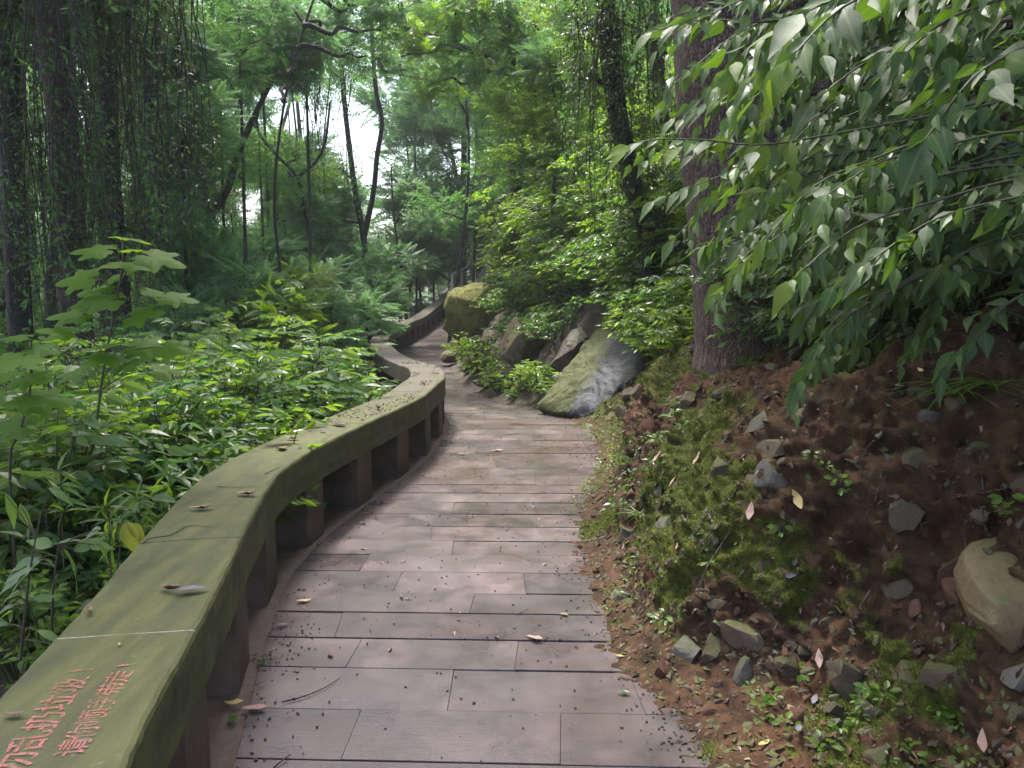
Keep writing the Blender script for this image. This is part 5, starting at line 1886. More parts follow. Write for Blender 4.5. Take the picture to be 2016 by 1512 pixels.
# shrubs hanging forward over the mossy boulder and the brown ones
for px, py, y, s, kd in ((1010, 540, 17.5, .7, 'h2'), (1010, 590, 15.5, .75, 'h1'), (1045, 600, 13.6, .7, 'h1'), (1090, 590, 12.4, .6, 'h1'), (1130, 585, 11.8, .5, 'h1'), (1000, 520, 18.5, 1, 'h2'), (1180, 560, 11.2, .6, 'h1'), (990, 510, 20, .8, 'h2'), (1060, 560, 13.4, .9, 'h1'), (1220, 530, 10.4, .7, 'h1')):
    p = at(px, py, y)
    shrub_at(kd, p[0], p[1], p[2] - .35 * s, s, 'leafy shrub spilling forward over the top of the boulders', 'shrubs spilling over the boulders', tilt=.3)
rq = random.Random(321)
for px in range(965, 1400, 42):
    for py in range(256, 620, 44):
        lo = np.interp(px, [960, 1050, 1150, 1250, 1400], [390, 310, 260, 240, 230])
        if py < lo:
            continue
        hi = np.interp(px, [960, 1000, 1060, 1150, 1250, 1400], [500, 545, 575, 565, 560, 620])
        if py > hi:
            continue
        qx, qy = px + rq.uniform(-16, 16), py + rq.uniform(-16, 16)
        p, _n = bank_at_px(qx, qy)
        if p[1] > 30 or abs(pix(p)[0] - qx) > 30 or abs(pix(p)[1] - qy) > 30:
            yq = 20 - (px - 960) / 440 * 9
            p = at(qx, qy, yq)
            p[2] = min(p[2], hz(p[0], p[1]))
        s = rq.uniform(.9, 1.25) * np.clip(p[1] / 13, .85, 1.3)
        shrub_at(rq.choice(['h1', 'h2', 'h2', 'b1']), p[0], p[1] - .2, p[2] - .15, s, 'leafy shrub above the ' + str(np.select([px < 1010, px < 1075, px < 1150, px < 1270], ['mossy boulder', 'angular brown boulder', 'dark standing rock', 'wet slab'], 'gully by the trunk')) + ', ' + ORD[int((py - 256) / 44)] + ' tier down', 'shrubs of the green wall above the boulders', tilt=rq.uniform(.2, .6))
# the gully between slab and big trunk: bright shrubs
rr = random.Random(123)
for px, py, y, s, kd in ((1335, 705, 6.9, .6, 'h2'), (1330, 640, 7.2, .85, 'h2'), (1310, 590, 8.2, .9, 'h2'), (1370, 690, 6.4, .6, 'h2'), (1350, 560, 7.8, .9, 'h1'), (1300, 520, 9, 1, 'h1'), (1260, 560, 9.6, .9, 'h1'), (1380, 610, 6.6, .6, 'h2'), (1340, 480, 8.8, 1, 'b2'), (1380, 420, 9, 1, 'b2'), (1400, 540, 7.5, .7, 'h1')):
    p = at(px, py, y)
    z = min(p[2] - .1, hz(p[0], p[1]))
    shrub_at(kd, p[0], p[1], z, s, 'bright leafy shrub between the wet slab and the big near trunk', 'shrubs between the slab and the near trunk', tilt=.25)
# dark growth behind and right of the trunk
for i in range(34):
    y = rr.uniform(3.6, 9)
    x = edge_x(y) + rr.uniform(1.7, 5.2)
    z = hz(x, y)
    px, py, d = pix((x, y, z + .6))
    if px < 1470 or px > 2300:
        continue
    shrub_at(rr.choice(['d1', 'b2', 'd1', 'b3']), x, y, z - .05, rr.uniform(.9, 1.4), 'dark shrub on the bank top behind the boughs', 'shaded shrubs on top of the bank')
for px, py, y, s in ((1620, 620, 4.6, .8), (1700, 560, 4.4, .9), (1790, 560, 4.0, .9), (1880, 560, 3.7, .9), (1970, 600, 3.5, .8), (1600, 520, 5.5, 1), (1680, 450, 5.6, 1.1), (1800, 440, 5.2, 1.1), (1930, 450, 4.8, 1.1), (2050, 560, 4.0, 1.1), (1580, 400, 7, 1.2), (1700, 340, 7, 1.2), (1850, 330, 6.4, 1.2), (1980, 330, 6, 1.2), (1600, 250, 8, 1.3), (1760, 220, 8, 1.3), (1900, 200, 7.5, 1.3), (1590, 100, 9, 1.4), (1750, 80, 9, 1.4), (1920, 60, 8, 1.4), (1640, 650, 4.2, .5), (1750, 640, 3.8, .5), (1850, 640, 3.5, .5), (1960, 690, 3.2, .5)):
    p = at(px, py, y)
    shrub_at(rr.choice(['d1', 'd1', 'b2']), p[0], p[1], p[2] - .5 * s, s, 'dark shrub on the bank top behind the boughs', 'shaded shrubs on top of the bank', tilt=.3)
for i in range(12):
    y = rr.uniform(6, 14)
    x = edge_x(y) + rr.uniform(4, 9)
    cl = [(x + rr.gauss(0, .9), y + rr.gauss(0, .9), hz(x, y) + 1 + k * .9, .95) for k in range(6)]
    tree('tree', 'leafy tree on the upper hillside behind the big near trunk', (x, y, hz(x, y)), [([(x, y, hz(x, y) - .2), (x, y, hz(x, y) + 3), (x + .3, y, hz(x, y) + 6)], .11, .04)], cl, ['broad_b', 'small', 'broad'], 'bark_dark', 'trees on the upper hillside', 4, seed=200 + i, avoid=False)

# bright herbs between the boulders
kw = dict(h=.42, spread=.34, nst=15, ntw=4, npt=6, L=.075, hang=.35, twl=.13)
HB = []
for q in range(2):
    bq, LP, LD, LN, LS = shrub_parts(400 + q, tv=T_OV, tf=F_OV, **kw)
    V, F = inst(T_OV, F_OV, frames_from(LD, LN), LP, LS)
    HB.append((bq.mesh('stem', M['stem']), mesh_from('leaves', V, F, M['leaf_bright'])))
herbs = [(940, 715, 14.4, 1.1, 'herb clump at the foot of the mossy boulder, beside the deck'), (972, 738, 13.2, 1.0, 'herb clump left of the angular brown boulder'), (950, 700, 15.4, 1.2, 'leafy herbs in the dark hollow under the mossy boulder'), (985, 755, 12.2, .7, 'low green herbs in front of the brown boulder by the deck edge'),
         (1030, 752, 11.8, .85, 'green herb clump right below the angular brown boulder'), (1065, 745, 11.2, .85, 'green herb clump between the brown boulder and the dark standing rock'), (1010, 768, 11.4, .5, 'small herb tuft at the deck edge below the brown boulder'), (1085, 765, 10.5, .6, 'small herb tuft at the foot of the dark standing rock'),
         (925, 690, 16.4, 1.0, 'herbs growing behind the low brown rock at the deck edge')]
for px, py, y, s, lab in herbs:
    p, _n = bank_at_px(px, py + 12)
    t = thing('herb', lab, 'herb', (p[0], p[1] - .05, p[2] - .03), R.uniform(0, 6))
    q = R.randrange(2)
    part('stem', HB[q][0], t)
    part('leaves', HB[q][1], t)
    t.scale = (s * 1.25, s * 1.25, s * 1.15)

# dark pinnate shrubs against the railing in the middle
PN = frond_tmpl(11, .22, .095, .3, .12, 9)
for px, py, y, s, lab in ((612, 640, 7.6, 1.0, 'dark glossy shrub with long pinnate fronds in front of the pale saplings'), (555, 735, 6.6, .8, 'second dark pinnate-leaved shrub, lower and nearer the railing'), (772, 768, 9.6, .35, 'small pinnate shrub poking over the railing at its bend')):
    p = at(px, py, y)
    zb = gz(p[0], p[1])
    t = thing('pinnate_shrub', lab, 'shrub', (p[0], p[1], zb))
    b = Bag()
    rgp = np.random.default_rng(int(px))
    LPp, LDp = [], []
    for k in range(5):
        top = np.array([rgp.normal(0, .16), rgp.normal(0, .16), (p[2] - zb) * rgp.uniform(.8, 1.0)])
        V, F = tube(wiggle((0, 0, 0), top, 10, .05, k), .012, .005, 5)
        b.put(V, F)
        for j in range(14):
            a = j * 2.4 + k
            tt = 1 - .6 * (j / 14) ** 1.2
            LPp.append(top * tt)
            LDp.append([math.cos(a), math.sin(a), rgp.uniform(.05, .6) * (1 - j / 20)])
    part('stem', b.mesh('stem', M['bark_dark']), t)
    for k in range(len(LPp)):
        pass
    LPp, LDp = np.array(LPp), np.array(LDp)
    V, F = inst(PN[0], PN[1], frames_from(LDp, np.array([[0, 0, 1.0]]) + rgp.normal(0, .15, (len(LPp), 3))), LPp, .46 * s * rgp.uniform(.7, 1.15, len(LPp)))
    part('fronds', mesh_from('fronds', V, F, M['leaf_glossy']), t)

# ---- tall lobed-leaf plants on the left, each leaf placed
LOB = []
for q in range(3):
    V, F, UV = lobed_tmpl(q)
    LOB.append(mesh_from('leaf', V, F, M['leaf_lobed'], True, UV))


def lobed_plant(label, stem_px, leaves, y, r=.011):
    P = [at(a, b, y) for a, b in stem_px]
    base = P[0].copy()
    base[2] = gz(base[0], base[1])
    t = thing('lobed_leaf_plant', label, 'plant', base)
    P = catmull([base - [0, 0, .1]] + P, .04)
    b = Bag()
    b.put(*tube(P - base, r, r * .35, 7))
    for i, (px, py, w, az, pitch) in enumerate(leaves):
        yy = y + math.sin(az) * .16
        q = at(px, py, yy)
        # leaf blade centre at q, stalk runs back to the stem
        L = w / FPX * y * 1.0
        d = np.array([math.cos(az), math.sin(az), math.sin(pitch)])
        d /= np.linalg.norm(d)
        o = q - d * L * .4
        j = P[np.argmin(np.abs(P[:, 2] - (o[2] - .10)))]
        tk = np.linspace(0, 1, 6)[:, None]
        S = j * (1 - tk) + o * tk + np.array([0, 0, 1]) * np.sin(tk * math.pi) * .03
        b.put(*tube(S - base, .0035, .002, 7))
        fr = frames_from(d[None], np.array([[R.gauss(0, .15), R.gauss(-.5, .18), 1.0]]))[0]
        part('leaf', LOB[i % 3], t, o - base, Matrix(fr.tolist()).to_euler(), (L * .95,) * 3)
    part('stem', b.mesh('stem', M['stem'], True), t)
    return t


pi = math.pi
lobed_plant('tall single-stemmed plant with big lobed leaves rising above the left thicket', [(168, 960), (185, 870), (205, 720), (225, 620), (240, 530), (243, 480)],
            [(266, 472, 78, 1.2, -.05), (178, 493, 82, pi, .0), (322, 512, 88, -.1, -.25), (257, 492, 46, -1.3, .1), (240, 522, 82, -2.2, .0), (147, 551, 80, pi, -.12), (228, 545, 82, 2.4, .0), (180, 576, 76, 2.8, .05), (188, 595, 92, -2.9, -.1), (135, 620, 88, pi, -.02), (108, 652, 66, 3.4, .15),
             (314, 580, 62, .3, -.35), (356, 588, 70, 0, -.1), (286, 619, 78, -.2, .15), (75, 690, 60, 2.9, -.1), (208, 681, 86, -1.2, .08), (297, 682, 86, .1, .05), (345, 688, 74, -.3, -.1), (196, 708, 86, -1.9, -.1), (250, 722, 70, -.8, -.05), (140, 735, 76, 2.9, -.1), (330, 730, 60, .5, -.1)], 3.9)
lobed_plant('shorter lobed-leaf plant at the left picture edge beside the tall one', [(20, 960), (40, 850), (60, 760), (62, 670)],
            [(28, 664, 56, pi, 0), (84, 690, 64, 0, -.1), (25, 712, 96, -1.6, -.2), (8, 738, 60, 2.8, .1), (70, 745, 84, -.3, .0), (40, 790, 80, -2.4, 0), (100, 790, 90, .2, -.05), (20, 840, 80, pi, 0)], 3.4)
lobed_plant('low lobed-leaf plant with pale leaves just behind the railing', [(430, 980), (420, 940), (425, 905)],
            [(395, 903, 56, pi, 0), (450, 893, 60, .4, .0), (468, 880, 46, 0, .1), (435, 918, 62, -1.2, 0), (380, 925, 50, -2.6, 0), (470, 905, 50, -.2, -.1)], 4.6, .007)

# ---- near leaves beside the railing, lower left, each leaf placed: px, py of leaf base, image direction of the tip, length px
def sprig(label, y, stem_px, leaves, name='broadleaf_plant', meshes=BIG, r=.005, face=.35):
    P = [at(a, b, y) for a, b in stem_px]
    base = P[0].copy()
    t = thing(name, label, 'plant', base)
    b = Bag()
    Pc = catmull(P, .03)
    b.put(*tube(Pc - base, r, r * .5, 6))
    for i, lf in enumerate(leaves):
        px, py, ang, ln = lf[:4]
        dy = lf[4] if len(lf) > 4 else 0.0
        ms = lf[5] if len(lf) > 5 else meshes
        o = at(px, py, y)
        L = ln / FPX * y
        a = math.radians(ang)
        d = np.array([math.cos(a), dy, math.sin(a)])
        d = d / np.linalg.norm(d[[0, 2]])
        Lr = L * 1.0
        n = np.array([R.gauss(0, .2), -face + R.gauss(0, .25), .9 + R.gauss(0, .2)])
        fr = frames_from(d[None], n[None])[0]
        j = Pc[np.argmin(np.linalg.norm(Pc - o, axis=1))]
        b.put(*tube(np.array([j, (j + o) / 2 + [0, 0, .006], o + d * .01]) - base, .0022, .0015, 6))
        part('leaf', R.choice(ms), t, o - base, Matrix(fr.tolist()).to_euler(), (Lr,) * 3)
    part('stem', b.mesh('stem', M['stem'], True), t)
    return t


sprig('plant with a big toothed green leaf and pale leaves against the near railing', 2.5, [(100, 1290), (105, 1160), (115, 1075)],
      [(123, 1078, -62, 105, .1), (105, 1075, 165, 62), (80, 1097, 215, 110, -.3), (165, 1070, -10, 60, .4), (145, 1085, 30, 60, .3), (200, 1040, 200, 50), (110, 1072, 20, 55), (190, 1068, -60, 55, .2), (60, 1110, 190, 60), (115, 1130, -120, 60)], meshes=BIGN, r=.005)
sprig('plant with a drooping yellow-green leaf pair leaning on the railing top', 3.0, [(225, 1160), (235, 1090), (244, 1022)],
      [(248, 1024, -76, 84, -.1, BIGY), (240, 1028, -100, 60, .1, BIG), (232, 1035, -120, 40, 0, BIGY), (250, 1030, -50, 62, .2, BIGY), (215, 1050, 195, 50)], r=.004)
sprig('plant with long narrow leaves at the left picture edge beside the near railing', 2.35, [(40, 1300), (50, 1200), (60, 1120), (70, 1060)],
      [(85, 1100, 215, 110, -.2), (45, 1160, 205, 70, -.2), (30, 1190, 200, 60), (60, 1180, 10, 55), (60, 1030, 250, 60), (95, 960, -30, 60), (10, 970, -70, 80), (40, 990, -80, 70), (75, 1120, 190, 90), (20, 1230, 170, 80), (70, 1240, -20, 70), (95, 1270, 20, 80), (50, 1060, 150, 60)], meshes=[leaf_mesh(M['leaf_near'], 7, width=.3, fold=.12, curl=.3, peak=.42, tip=1.0)])
# lance-leaved herbs by the railing
LANM = [leaf_mesh(M['leaf_bright'], 5, width=.17, fold=.1, curl=.5, peak=.35)]
for px, py, y, lab in ((335, 935, 3.8, 'whorl of narrow bright leaves beside the railing, upper one'), (275, 985, 3.4, 'whorl of narrow bright leaves beside the railing, lower left one'), (385, 965, 4.1, 'narrow-leaved herb touching the railing edge'), (120, 930, 3.0, 'narrow-leaved herb in the left thicket below the tall lobed plant'), (215, 1000, 3.1, 'narrow-leaved herb left of the yellow-green drooping leaves')):
    lv = []
    for q in range(4):
        for k in range(7):
            a = -20 + k * 37 + q * 13
            lv.append((px + q * 4 - 6, py + q * 26, a, R.uniform(38, 66), R.uniform(-.8, .8)))
    sprig(lab, y, [(px + 6, py + 190), (px + 2, py + 90), (px, py - 6)], lv, 'narrow_leaf_herb', LANM, .003)

# ------------------------------------------------------------------ overhanging leafy boughs, upper right
def bough_shrub(label, root_px, root_y, boughs, n_part=300, seed=1, L0=.106):
    """boughs: list of polylines [(px,py,y)...] from the shrub side to the tip"""
    rgp = np.random.default_rng(seed)
    base = at(*root_px, root_y)
    t = thing('overhanging_shrub', label, 'shrub', base)
    b = Bag()
    LPp, LDp, LNp, LSp = [], [], [], []
    for bi, bl in enumerate(boughs):
        P = catmull([at(a, c_, y) for a, c_, y in bl], .02)
        n = len(P)
        b.put(*tube(P[::2] - base, .0065, .0018, 6))
        step = max(2, int(.042 / .02))
        T = np.gradient(P, axis=0)
        T /= np.linalg.norm(T, axis=1, keepdims=True)
        i0 = int(n * .05)
        side = 1
        k = i0
        while k < n:
            tt = k / n
            side = -side
            sd_ = np.cross(T[k], [0, 0, 1.0])
            sd_ /= np.linalg.norm(sd_)
            d = T[k] * rgp.uniform(.3, 1.2) + sd_ * side * rgp.uniform(.25, 1.1) + np.array([0, 0, -1]) * rgp.uniform(-.15, 1.1) + rgp.normal(0, .22, 3)
            LPp.append(P[k])
            LDp.append(d)
            LNp.append(np.array([-.2, -.55, .75]) + rgp.normal(0, .5, 3))
            LSp.append(L0 * rgp.uniform(.35, 1.4) * (1 - .25 * tt))
            k += int(rgp.uniform(1.2, 2.4))
            if rgp.random() < .3:                     # short side twig with a few leaves
                q = P[min(k, n - 1)]
                dd = d * .6 + T[min(k, n - 1)] * .4
                dd /= np.linalg.norm(dd)
                for m in range(3):
                    o = q + dd * (.04 + .045 * m)
                    LPp.append(o)
                    LDp.append(dd + sd_ * (1 if m % 2 else -1) * .7 + np.array([0, 0, -.4]))
                    LNp.append(np.array([-.2, -.55, .75]) + rgp.normal(0, .5, 3))
                    LSp.append(L0 * rgp.uniform(.45, .9))
        LPp.append(P[-1]); LDp.append(T[-1] + [0, 0, -.5]); LNp.append(np.array([0, -.4, .8])); LSp.append(L0 * 1.1)
    LPp, LDp, LNp, LSp = map(np.array, (LPp, LDp, LNp, LSp))
    fr = frames_from(LDp, LNp)
    show = LSp / np.maximum(.5, LPp[:, 1])
    vis = np.array([(-50 < pix(p)[0] < 2066) and (-50 < pix(p)[1] < 1560) for p in LPp])
    order = np.argsort(-(show * vis))
    for k in order[:n_part]:
        tipp = pix(LPp[k])[0] < 1560 and rgp.random() < .5
        part('leaf', R.choice(BIGT if tipp else BIG), t, LPp[k] - base, Matrix(fr[k].tolist()).to_euler(), (LSp[k],) * 3)
    rest = order[n_part:]
    if len(rest):
        tv, tf, _u = leaf_tmpl(5, .46, .12, .25, .36, 1.25)
        V, F = inst(tv, tf, fr[rest], LPp[rest] - base, LSp[rest])
        part('leaves', mesh_from('leaves', V, F, M['leaf_large']), t, kind='stuff')
    part('branch', b.mesh('branch', M['stem'], True), t)
    return t


def fan(rr, n, x0, x1, y0, y1, d0, d1, dx=(-420, -250), dy=(60, 200)):
    out = []
    for _ in range(n):
        px, py, y = rr.uniform(x0, x1), rr.uniform(y0, y1), rr.uniform(d0, d1)
        ax, ay = rr.uniform(*dx), rr.uniform(*dy)
        out.append([(px - ax, py - ay * .2, y + .1), (px - ax * .5, py - ay * .25 - 5, y + .05), (px, py, y), (px + ax * .45, py + ay * .35, y - .05), (px + ax * .8, py + ay, y - .1)])
    return out


rr = random.Random(31)
up = [[(1950, -60, 2.9), (1750, 0, 2.8), (1520, 42, 2.75), (1380, 38, 2.75), (1285, 62, 2.75)],
      [(2100, 120, 2.9), (1850, 80, 2.8), (1650, 110, 2.75), (1520, 150, 2.7), (1400, 200, 2.7)],
      [(1950, -80, 2.5), (1750, -20, 2.5), (1600, 60, 2.45), (1480, 150, 2.45)]]
up += fan(rr, 16, 1600, 2000, -60, 200, 2.3, 3.6)
up += fan(rr, 7, 1780, 2060, -60, 120, 1.5, 2.1)
bough_shrub('upper leafy boughs hanging across the top of the big near trunk', (2150, 500), 3.1, up, 300, 5)
mdl = [[(2120, 170, 2.7), (1850, 225, 2.65), (1650, 262, 2.6), (1500, 285, 2.55), (1390, 276, 2.55), (1290, 274, 2.5), (1240, 288, 2.5)],
       [(2120, 260, 2.9), (1850, 300, 2.8), (1700, 320, 2.8), (1580, 345, 2.75), (1500, 390, 2.7)],
       [(2100, 330, 2.8), (1850, 350, 2.8), (1650, 395, 2.7), (1530, 405, 2.7), (1450, 430, 2.7), (1405, 480, 2.7)],
       [(1750, 460, 3.0), (1620, 450, 3.0), (1520, 440, 2.95), (1460, 480, 2.9)]]
mdl += fan(rr, 15, 1620, 2020, 200, 420, 2.4, 3.6)
mdl += fan(rr, 5, 1650, 2020, 250, 420, 2.0, 2.8)
bough_shrub('middle leafy boughs reaching left across the big near trunk with a bright tip leaf', (2150, 650), 3.0, mdl, 300, 6)
low = fan(rr, 16, 1720, 2060, 430, 600, 2.5, 3.5, (-300, -160), (60, 190))
low += [[(1990, 480, 2.7), (1900, 520, 2.65), (1840, 590, 2.6), (1815, 650, 2.6)], [(2060, 560, 2.5), (1980, 600, 2.45), (1930, 660, 2.4), (1880, 690, 2.4)]]
bough_shrub('lowest leafy boughs drooping over the top of the bare earth bank', (2150, 760), 2.9, low, 260, 7)
sprig('drooping bamboo-like leaves on the bare bank below the boughs', 3.35, [(1740, 600), (1715, 660), (1690, 690)],
      [(1700, 660, -120, 60), (1715, 665, -85, 70), (1690, 690, -135, 80), (1720, 690, -150, 70), (1745, 690, -95, 60), (1740, 650, -60, 60), (1620, 620, -120, 66), (1640, 630, -95, 60), (1660, 700, -150, 80), (1640, 715, 190, 60)], 'leafy_sprig', BIG, .003)
sprig('small drooping leaves on the bank directly right of the big trunk foot', 3.6, [(1700, 560), (1680, 600), (1650, 640)],
      [(1645, 640, -110, 60), (1665, 640, -130, 60), (1625, 700, -100, 60), (1600, 735, -140, 55), (1610, 715, -40, 55)], 'leafy_sprig', BIG, .003)

# ------------------------------------------------------------------ grass tufts, ferns and seedlings on the bank
def blade_tuft(n, L, seed, spread=.7, w=.05):
    tv, tf, _u = leaf_tmpl(6, w, .1, .85, .3, 1.0)
    rgp = np.random.default_rng(seed)
    a = rgp.uniform(0, 2 * pi, n)
    D = np.stack([np.cos(a) * spread, np.sin(a) * spread, rgp.uniform(.5, 1.3, n)], 1)
    Nn = np.array([0, 0, 1.0]) + D * .3
    V, F = inst(tv, tf, frames_from(D, Nn), rgp.normal(0, .006, (n, 3)), L * rgp.uniform(.6, 1.1, n))
    return V, F


V, F = blade_tuft(34, .13, 3, .9)
g1 = mesh_from('grass_tuft', V, F, M['grass'])
V, F = blade_tuft(22, .2, 4, 1.2, .08)
g2 = mesh_from('grass_tuft', V, F, M['leaf_bright'])
for px, py, me, s, lab in ((1262, 1020, g1, 1.0, 'pale grass tuft beside the grey flat stone at the deck edge'), (1236, 905, g1, .8, 'thin grass tuft at the deck edge below the round green leaf'), (1880, 770, g2, 1.0, 'arching strap-leaved tuft near the top of the bare bank'), (1960, 760, g2, 1.0, 'arching strap-leaved tuft at the right edge of the bank top'), (1330, 800, g1, .9, 'wispy grass on the bank above the round green leaf')):
    p, n = bank_at_px(px, py)
    o = add('grass_tuft', me, None, p, (0, 0, R.uniform(0, 6)), s)
    tag(o, lab, 'grass tuft')


def seedling_mesh(seed, n=7, L=.022, h=.03, tv=T_OV, tf=F_OV):
    rgp = np.random.default_rng(seed)
    a = rgp.uniform(0, 2 * pi, n)
    P = np.stack([np.cos(a) * rgp.uniform(0, 1.2 * L, n), np.sin(a) * rgp.uniform(0, 1.2 * L, n), rgp.uniform(.3, 1, n) * h], 1)
    D = np.stack([np.cos(a), np.sin(a), rgp.uniform(-.1, .4, n)], 1)
    V, F = inst(tv, tf, frames_from(D, np.array([[0, 0, 1.0]]) + rgp.normal(0, .2, (n, 3))), P, L * rgp.uniform(.7, 1.2, n))
    return V, F


TR, FRr, _ = leaf_tmpl(3, .75, .08, .12, .5)
SD = [mesh_from('seedling', *seedling_mesh(500 + q, 9, .024, .035, TR, FRr), M['leaf_bright']) for q in range(4)]
SDG = [mesh_from('seedling', *seedling_mesh(520 + q, 12, .034, .06), M['leaf_glossy' if q else 'leaf_bright']) for q in range(3)]
spots = [(1520, 1375), (1500, 1405), (1570, 1340), (1700, 1390), (1740, 1385), (1720, 1370), (1860, 1430), (1890, 1425), (1620, 1490), (1610, 1470), (1650, 1440), (1790, 1480), (1800, 1510), (1750, 1500), (1480, 1360), (1540, 1050), (1650, 955), (1660, 965), (1600, 905), (1625, 925), (1980, 1010), (1990, 1000),
         (1310, 1250), (1300, 1230), (1315, 1220), (1390, 1110), (1400, 1105), (1850, 1400), (1550, 1440), (1330, 830), (1300, 880), (1260, 900), (1240, 940), (1225, 970), (1290, 930), (1270, 870), (1350, 850), (1330, 790), (1235, 1000), (1215, 1010), (1900, 1500), (1690, 1420)]
for px, py in spots:
    p, n = bank_at_px(px, py)
    o = add('seedling', R.choice(SD if px > 1380 or py > 1050 else SDG), None, p, orient(n * .5 + np.array([0, -.2, .8]), R.uniform(0, 6)), R.uniform(.8, 1.5))
    tag(o, 'tiny green seedling sprouting from the bare earth bank' if px > 1380 or py > 1050 else 'small leafy sprout along the deck edge at the foot of the bank', 'seedling', 'seedlings on the bank' if px > 1380 or py > 1050 else 'sprouts along the deck edge')
# trailing weeds along the foot of the bank (nobody could count them)
rgp = np.random.default_rng(61)
cnt = 2600
yy = 3.4 + 5.2 * rgp.random(cnt)
uu = np.abs(rgp.normal(.0, .28, cnt)) + .08
keep = vnoise(np.stack([yy * 2.2, uu * 3, yy * 0], -1), 5) > -.15
yy, uu = yy[keep], uu[keep]
ii, jj = np.clip(np.searchsorted(yA, yy), 0, len(yA) - 1), np.clip(np.searchsorted(uA, uu), 0, len(uA) - 1)
P, Nn = BS[ii, jj].copy(), BN[ii, jj]
P[:, 2] += rgp.uniform(0, .07, len(P))
V, F = inst(T_SM, F_SM, frames_from(rand_dirs(rgp, len(P)) * [1, 1, .4], Nn + rgp.normal(0, .4, (len(P), 3)) + [0, 0, .6]), P, rgp.uniform(.012, .034, len(P)))
tag(add('weeds', mesh_from('weeds', V, F, M['leaf_bright'])), 'fine green weeds growing along the deck edge at the foot of the bank', 'weeds', kind='stuff')
# moss: short blades in patches on the bank
rgp = np.random.default_rng(62)
nb = 520000
ii = rgp.integers(np.searchsorted(yA, 1.7), np.searchsorted(yA, 8), nb)
jj = rgp.integers(np.searchsorted(uA, .15), np.searchsorted(uA, 2.6), nb)
P, Nn = BS[ii, jj], BN[ii, jj]
msk = moss_mask(P) > rgp.uniform(.2, 1, len(P))
P, Nn = P[msk], Nn[msk]
tvm = np.array([(-.16, 0, 0), (.16, 0, 0), (0, 1, .1)], float)
D = Nn + rgp.normal(0, .55, P.shape) + [0, 0, .5]
V, F = inst(tvm, np.array([[0, 1, 2]]), frames_from(D, rgp.normal(size=P.shape)), P - Nn * .002, rgp.uniform(.006, .017, len(P)))
M['moss'] = leaf_mat('moss', [(0.04, 0.05, 0.008), (0.09, 0.11, 0.012), (0.14, 0.17, 0.018), (0.06, 0.075, 0.012)], trans=(.25, .35, .03), tf=.3, rough=.7)
tag(add('moss', mesh_from('moss', V, F, M['moss'])), 'patches of short green moss on the bare earth bank', 'moss', kind='stuff')

# roots hanging out of the bank
for i, pts in enumerate([[(1395, 1005), (1410, 1030), (1408, 1045), (1380, 1075), (1355, 1090)], [(1735, 925), (1722, 980), (1712, 1010), (1700, 1040)], [(1930, 900), (1935, 960), (1940, 1010), (1950, 1060)], [(1700, 790), (1760, 775), (1830, 755)], [(1275, 1110), (1240, 1120), (1215, 1130)], [(1560, 1010), (1545, 1040), (1535, 1070)],
                         [(1640, 1010), (1655, 960), (1665, 930)], [(1725, 870), (1705, 890), (1695, 940)], [(1430, 1050), (1390, 1130), (1375, 1180)], [(1880, 980), (1930, 975), (1990, 960)], [(1720, 1165), (1700, 1190), (1690, 1210)], [(1460, 950), (1445, 985), (1430, 1000)], [(1810, 1010), (1815, 1040), (1800, 1060)], [(1930, 1010), (1910, 1050), (1905, 1100)]]):
    Q = []
    for a, b_ in pts:
        p, n = bank_at_px(a, b_)
        Q.append(p + n * (.012 if i not in (3,) else .03))
    V, F = tube(catmull(Q, .02), .0065 if i in (0,) else .004, .002, 6, .2, i)
    add('root', mesh_from('root', V, F, M['bark' if i % 2 else 'bark_grey'], True), bank)
for k in range(110):
    yv, u = R.uniform(2, 7), R.uniform(.4, 2.4)
    p, n = bank_point(yv, u)
    q = p + n * .03 + np.array([R.gauss(0, .05), R.gauss(0, .05), -R.uniform(.05, .2)])
    V, F = tube(wiggle(p - n * .01, q, 9, .05, k), R.choice([.0018, .0026, .004]), .001, 4)
    add('rootlet', mesh_from('rootlet', V, F, M['bark']), bank)

# large round pale leaf by the slab
LR = leaf_mesh(M['leaf_large'], 7, width=.85, fold=.06, curl=.25, peak=.35, tip=.8)
sprig('big round blue-green leaf at the foot of the bank beside the slab', 6.6, [(1300, 830), (1290, 800), (1272, 768)], [(1285, 790, 235, 62, 0, [LR]), (1270, 765, 100, 30, 0, [LR]), (1310, 790, 20, 40), (1330, 800, -10, 40)], 'round_leaf_plant', BIG, .004, .9)

# ------------------------------------------------------------------ metal handrail at the far end of the deck
hr = thing('handrail', 'grey metal handrail with three posts above the far end of the concrete railing', 'handrail', at(890, 572, 28.6))
b0 = at(890, 572, 28.6)
tops = [(891, 540, 28.6), (909, 532, 29.3), (927, 522, 29.9)]
bots = [(891, 574, 28.6), (909, 566, 29.3), (927, 552, 29.9)]
for tp, bt in zip(tops, bots):
    V, F = tube([at(*bt) - b0, at(*tp) - b0], .055, .055, 8)
    part('post', mesh_from('post', V, F, M['metal_rail']), hr)
V, F = tube([at(890, 541, 28.6) - b0, at(909, 532, 29.3) - b0, at(927, 521, 29.9) - b0, at(950, 508, 30.6) - b0], .06, .06, 8)
part('top_rail', mesh_from('top_rail', V, F, M['metal_rail'], True), hr)
for k in range(4):
    f = (k + 1) / 5
    V, F = tube([at(891, 540 + 34 * f, 28.6) - b0, at(909, 532 + 34 * f, 29.3) - b0, at(927, 522 + 30 * f, 29.9) - b0], .02, .02, 6)
    part('cable', mesh_from('cable', V, F, M['metal_rail'], True), hr)
q = at(945, 534, 29.9)
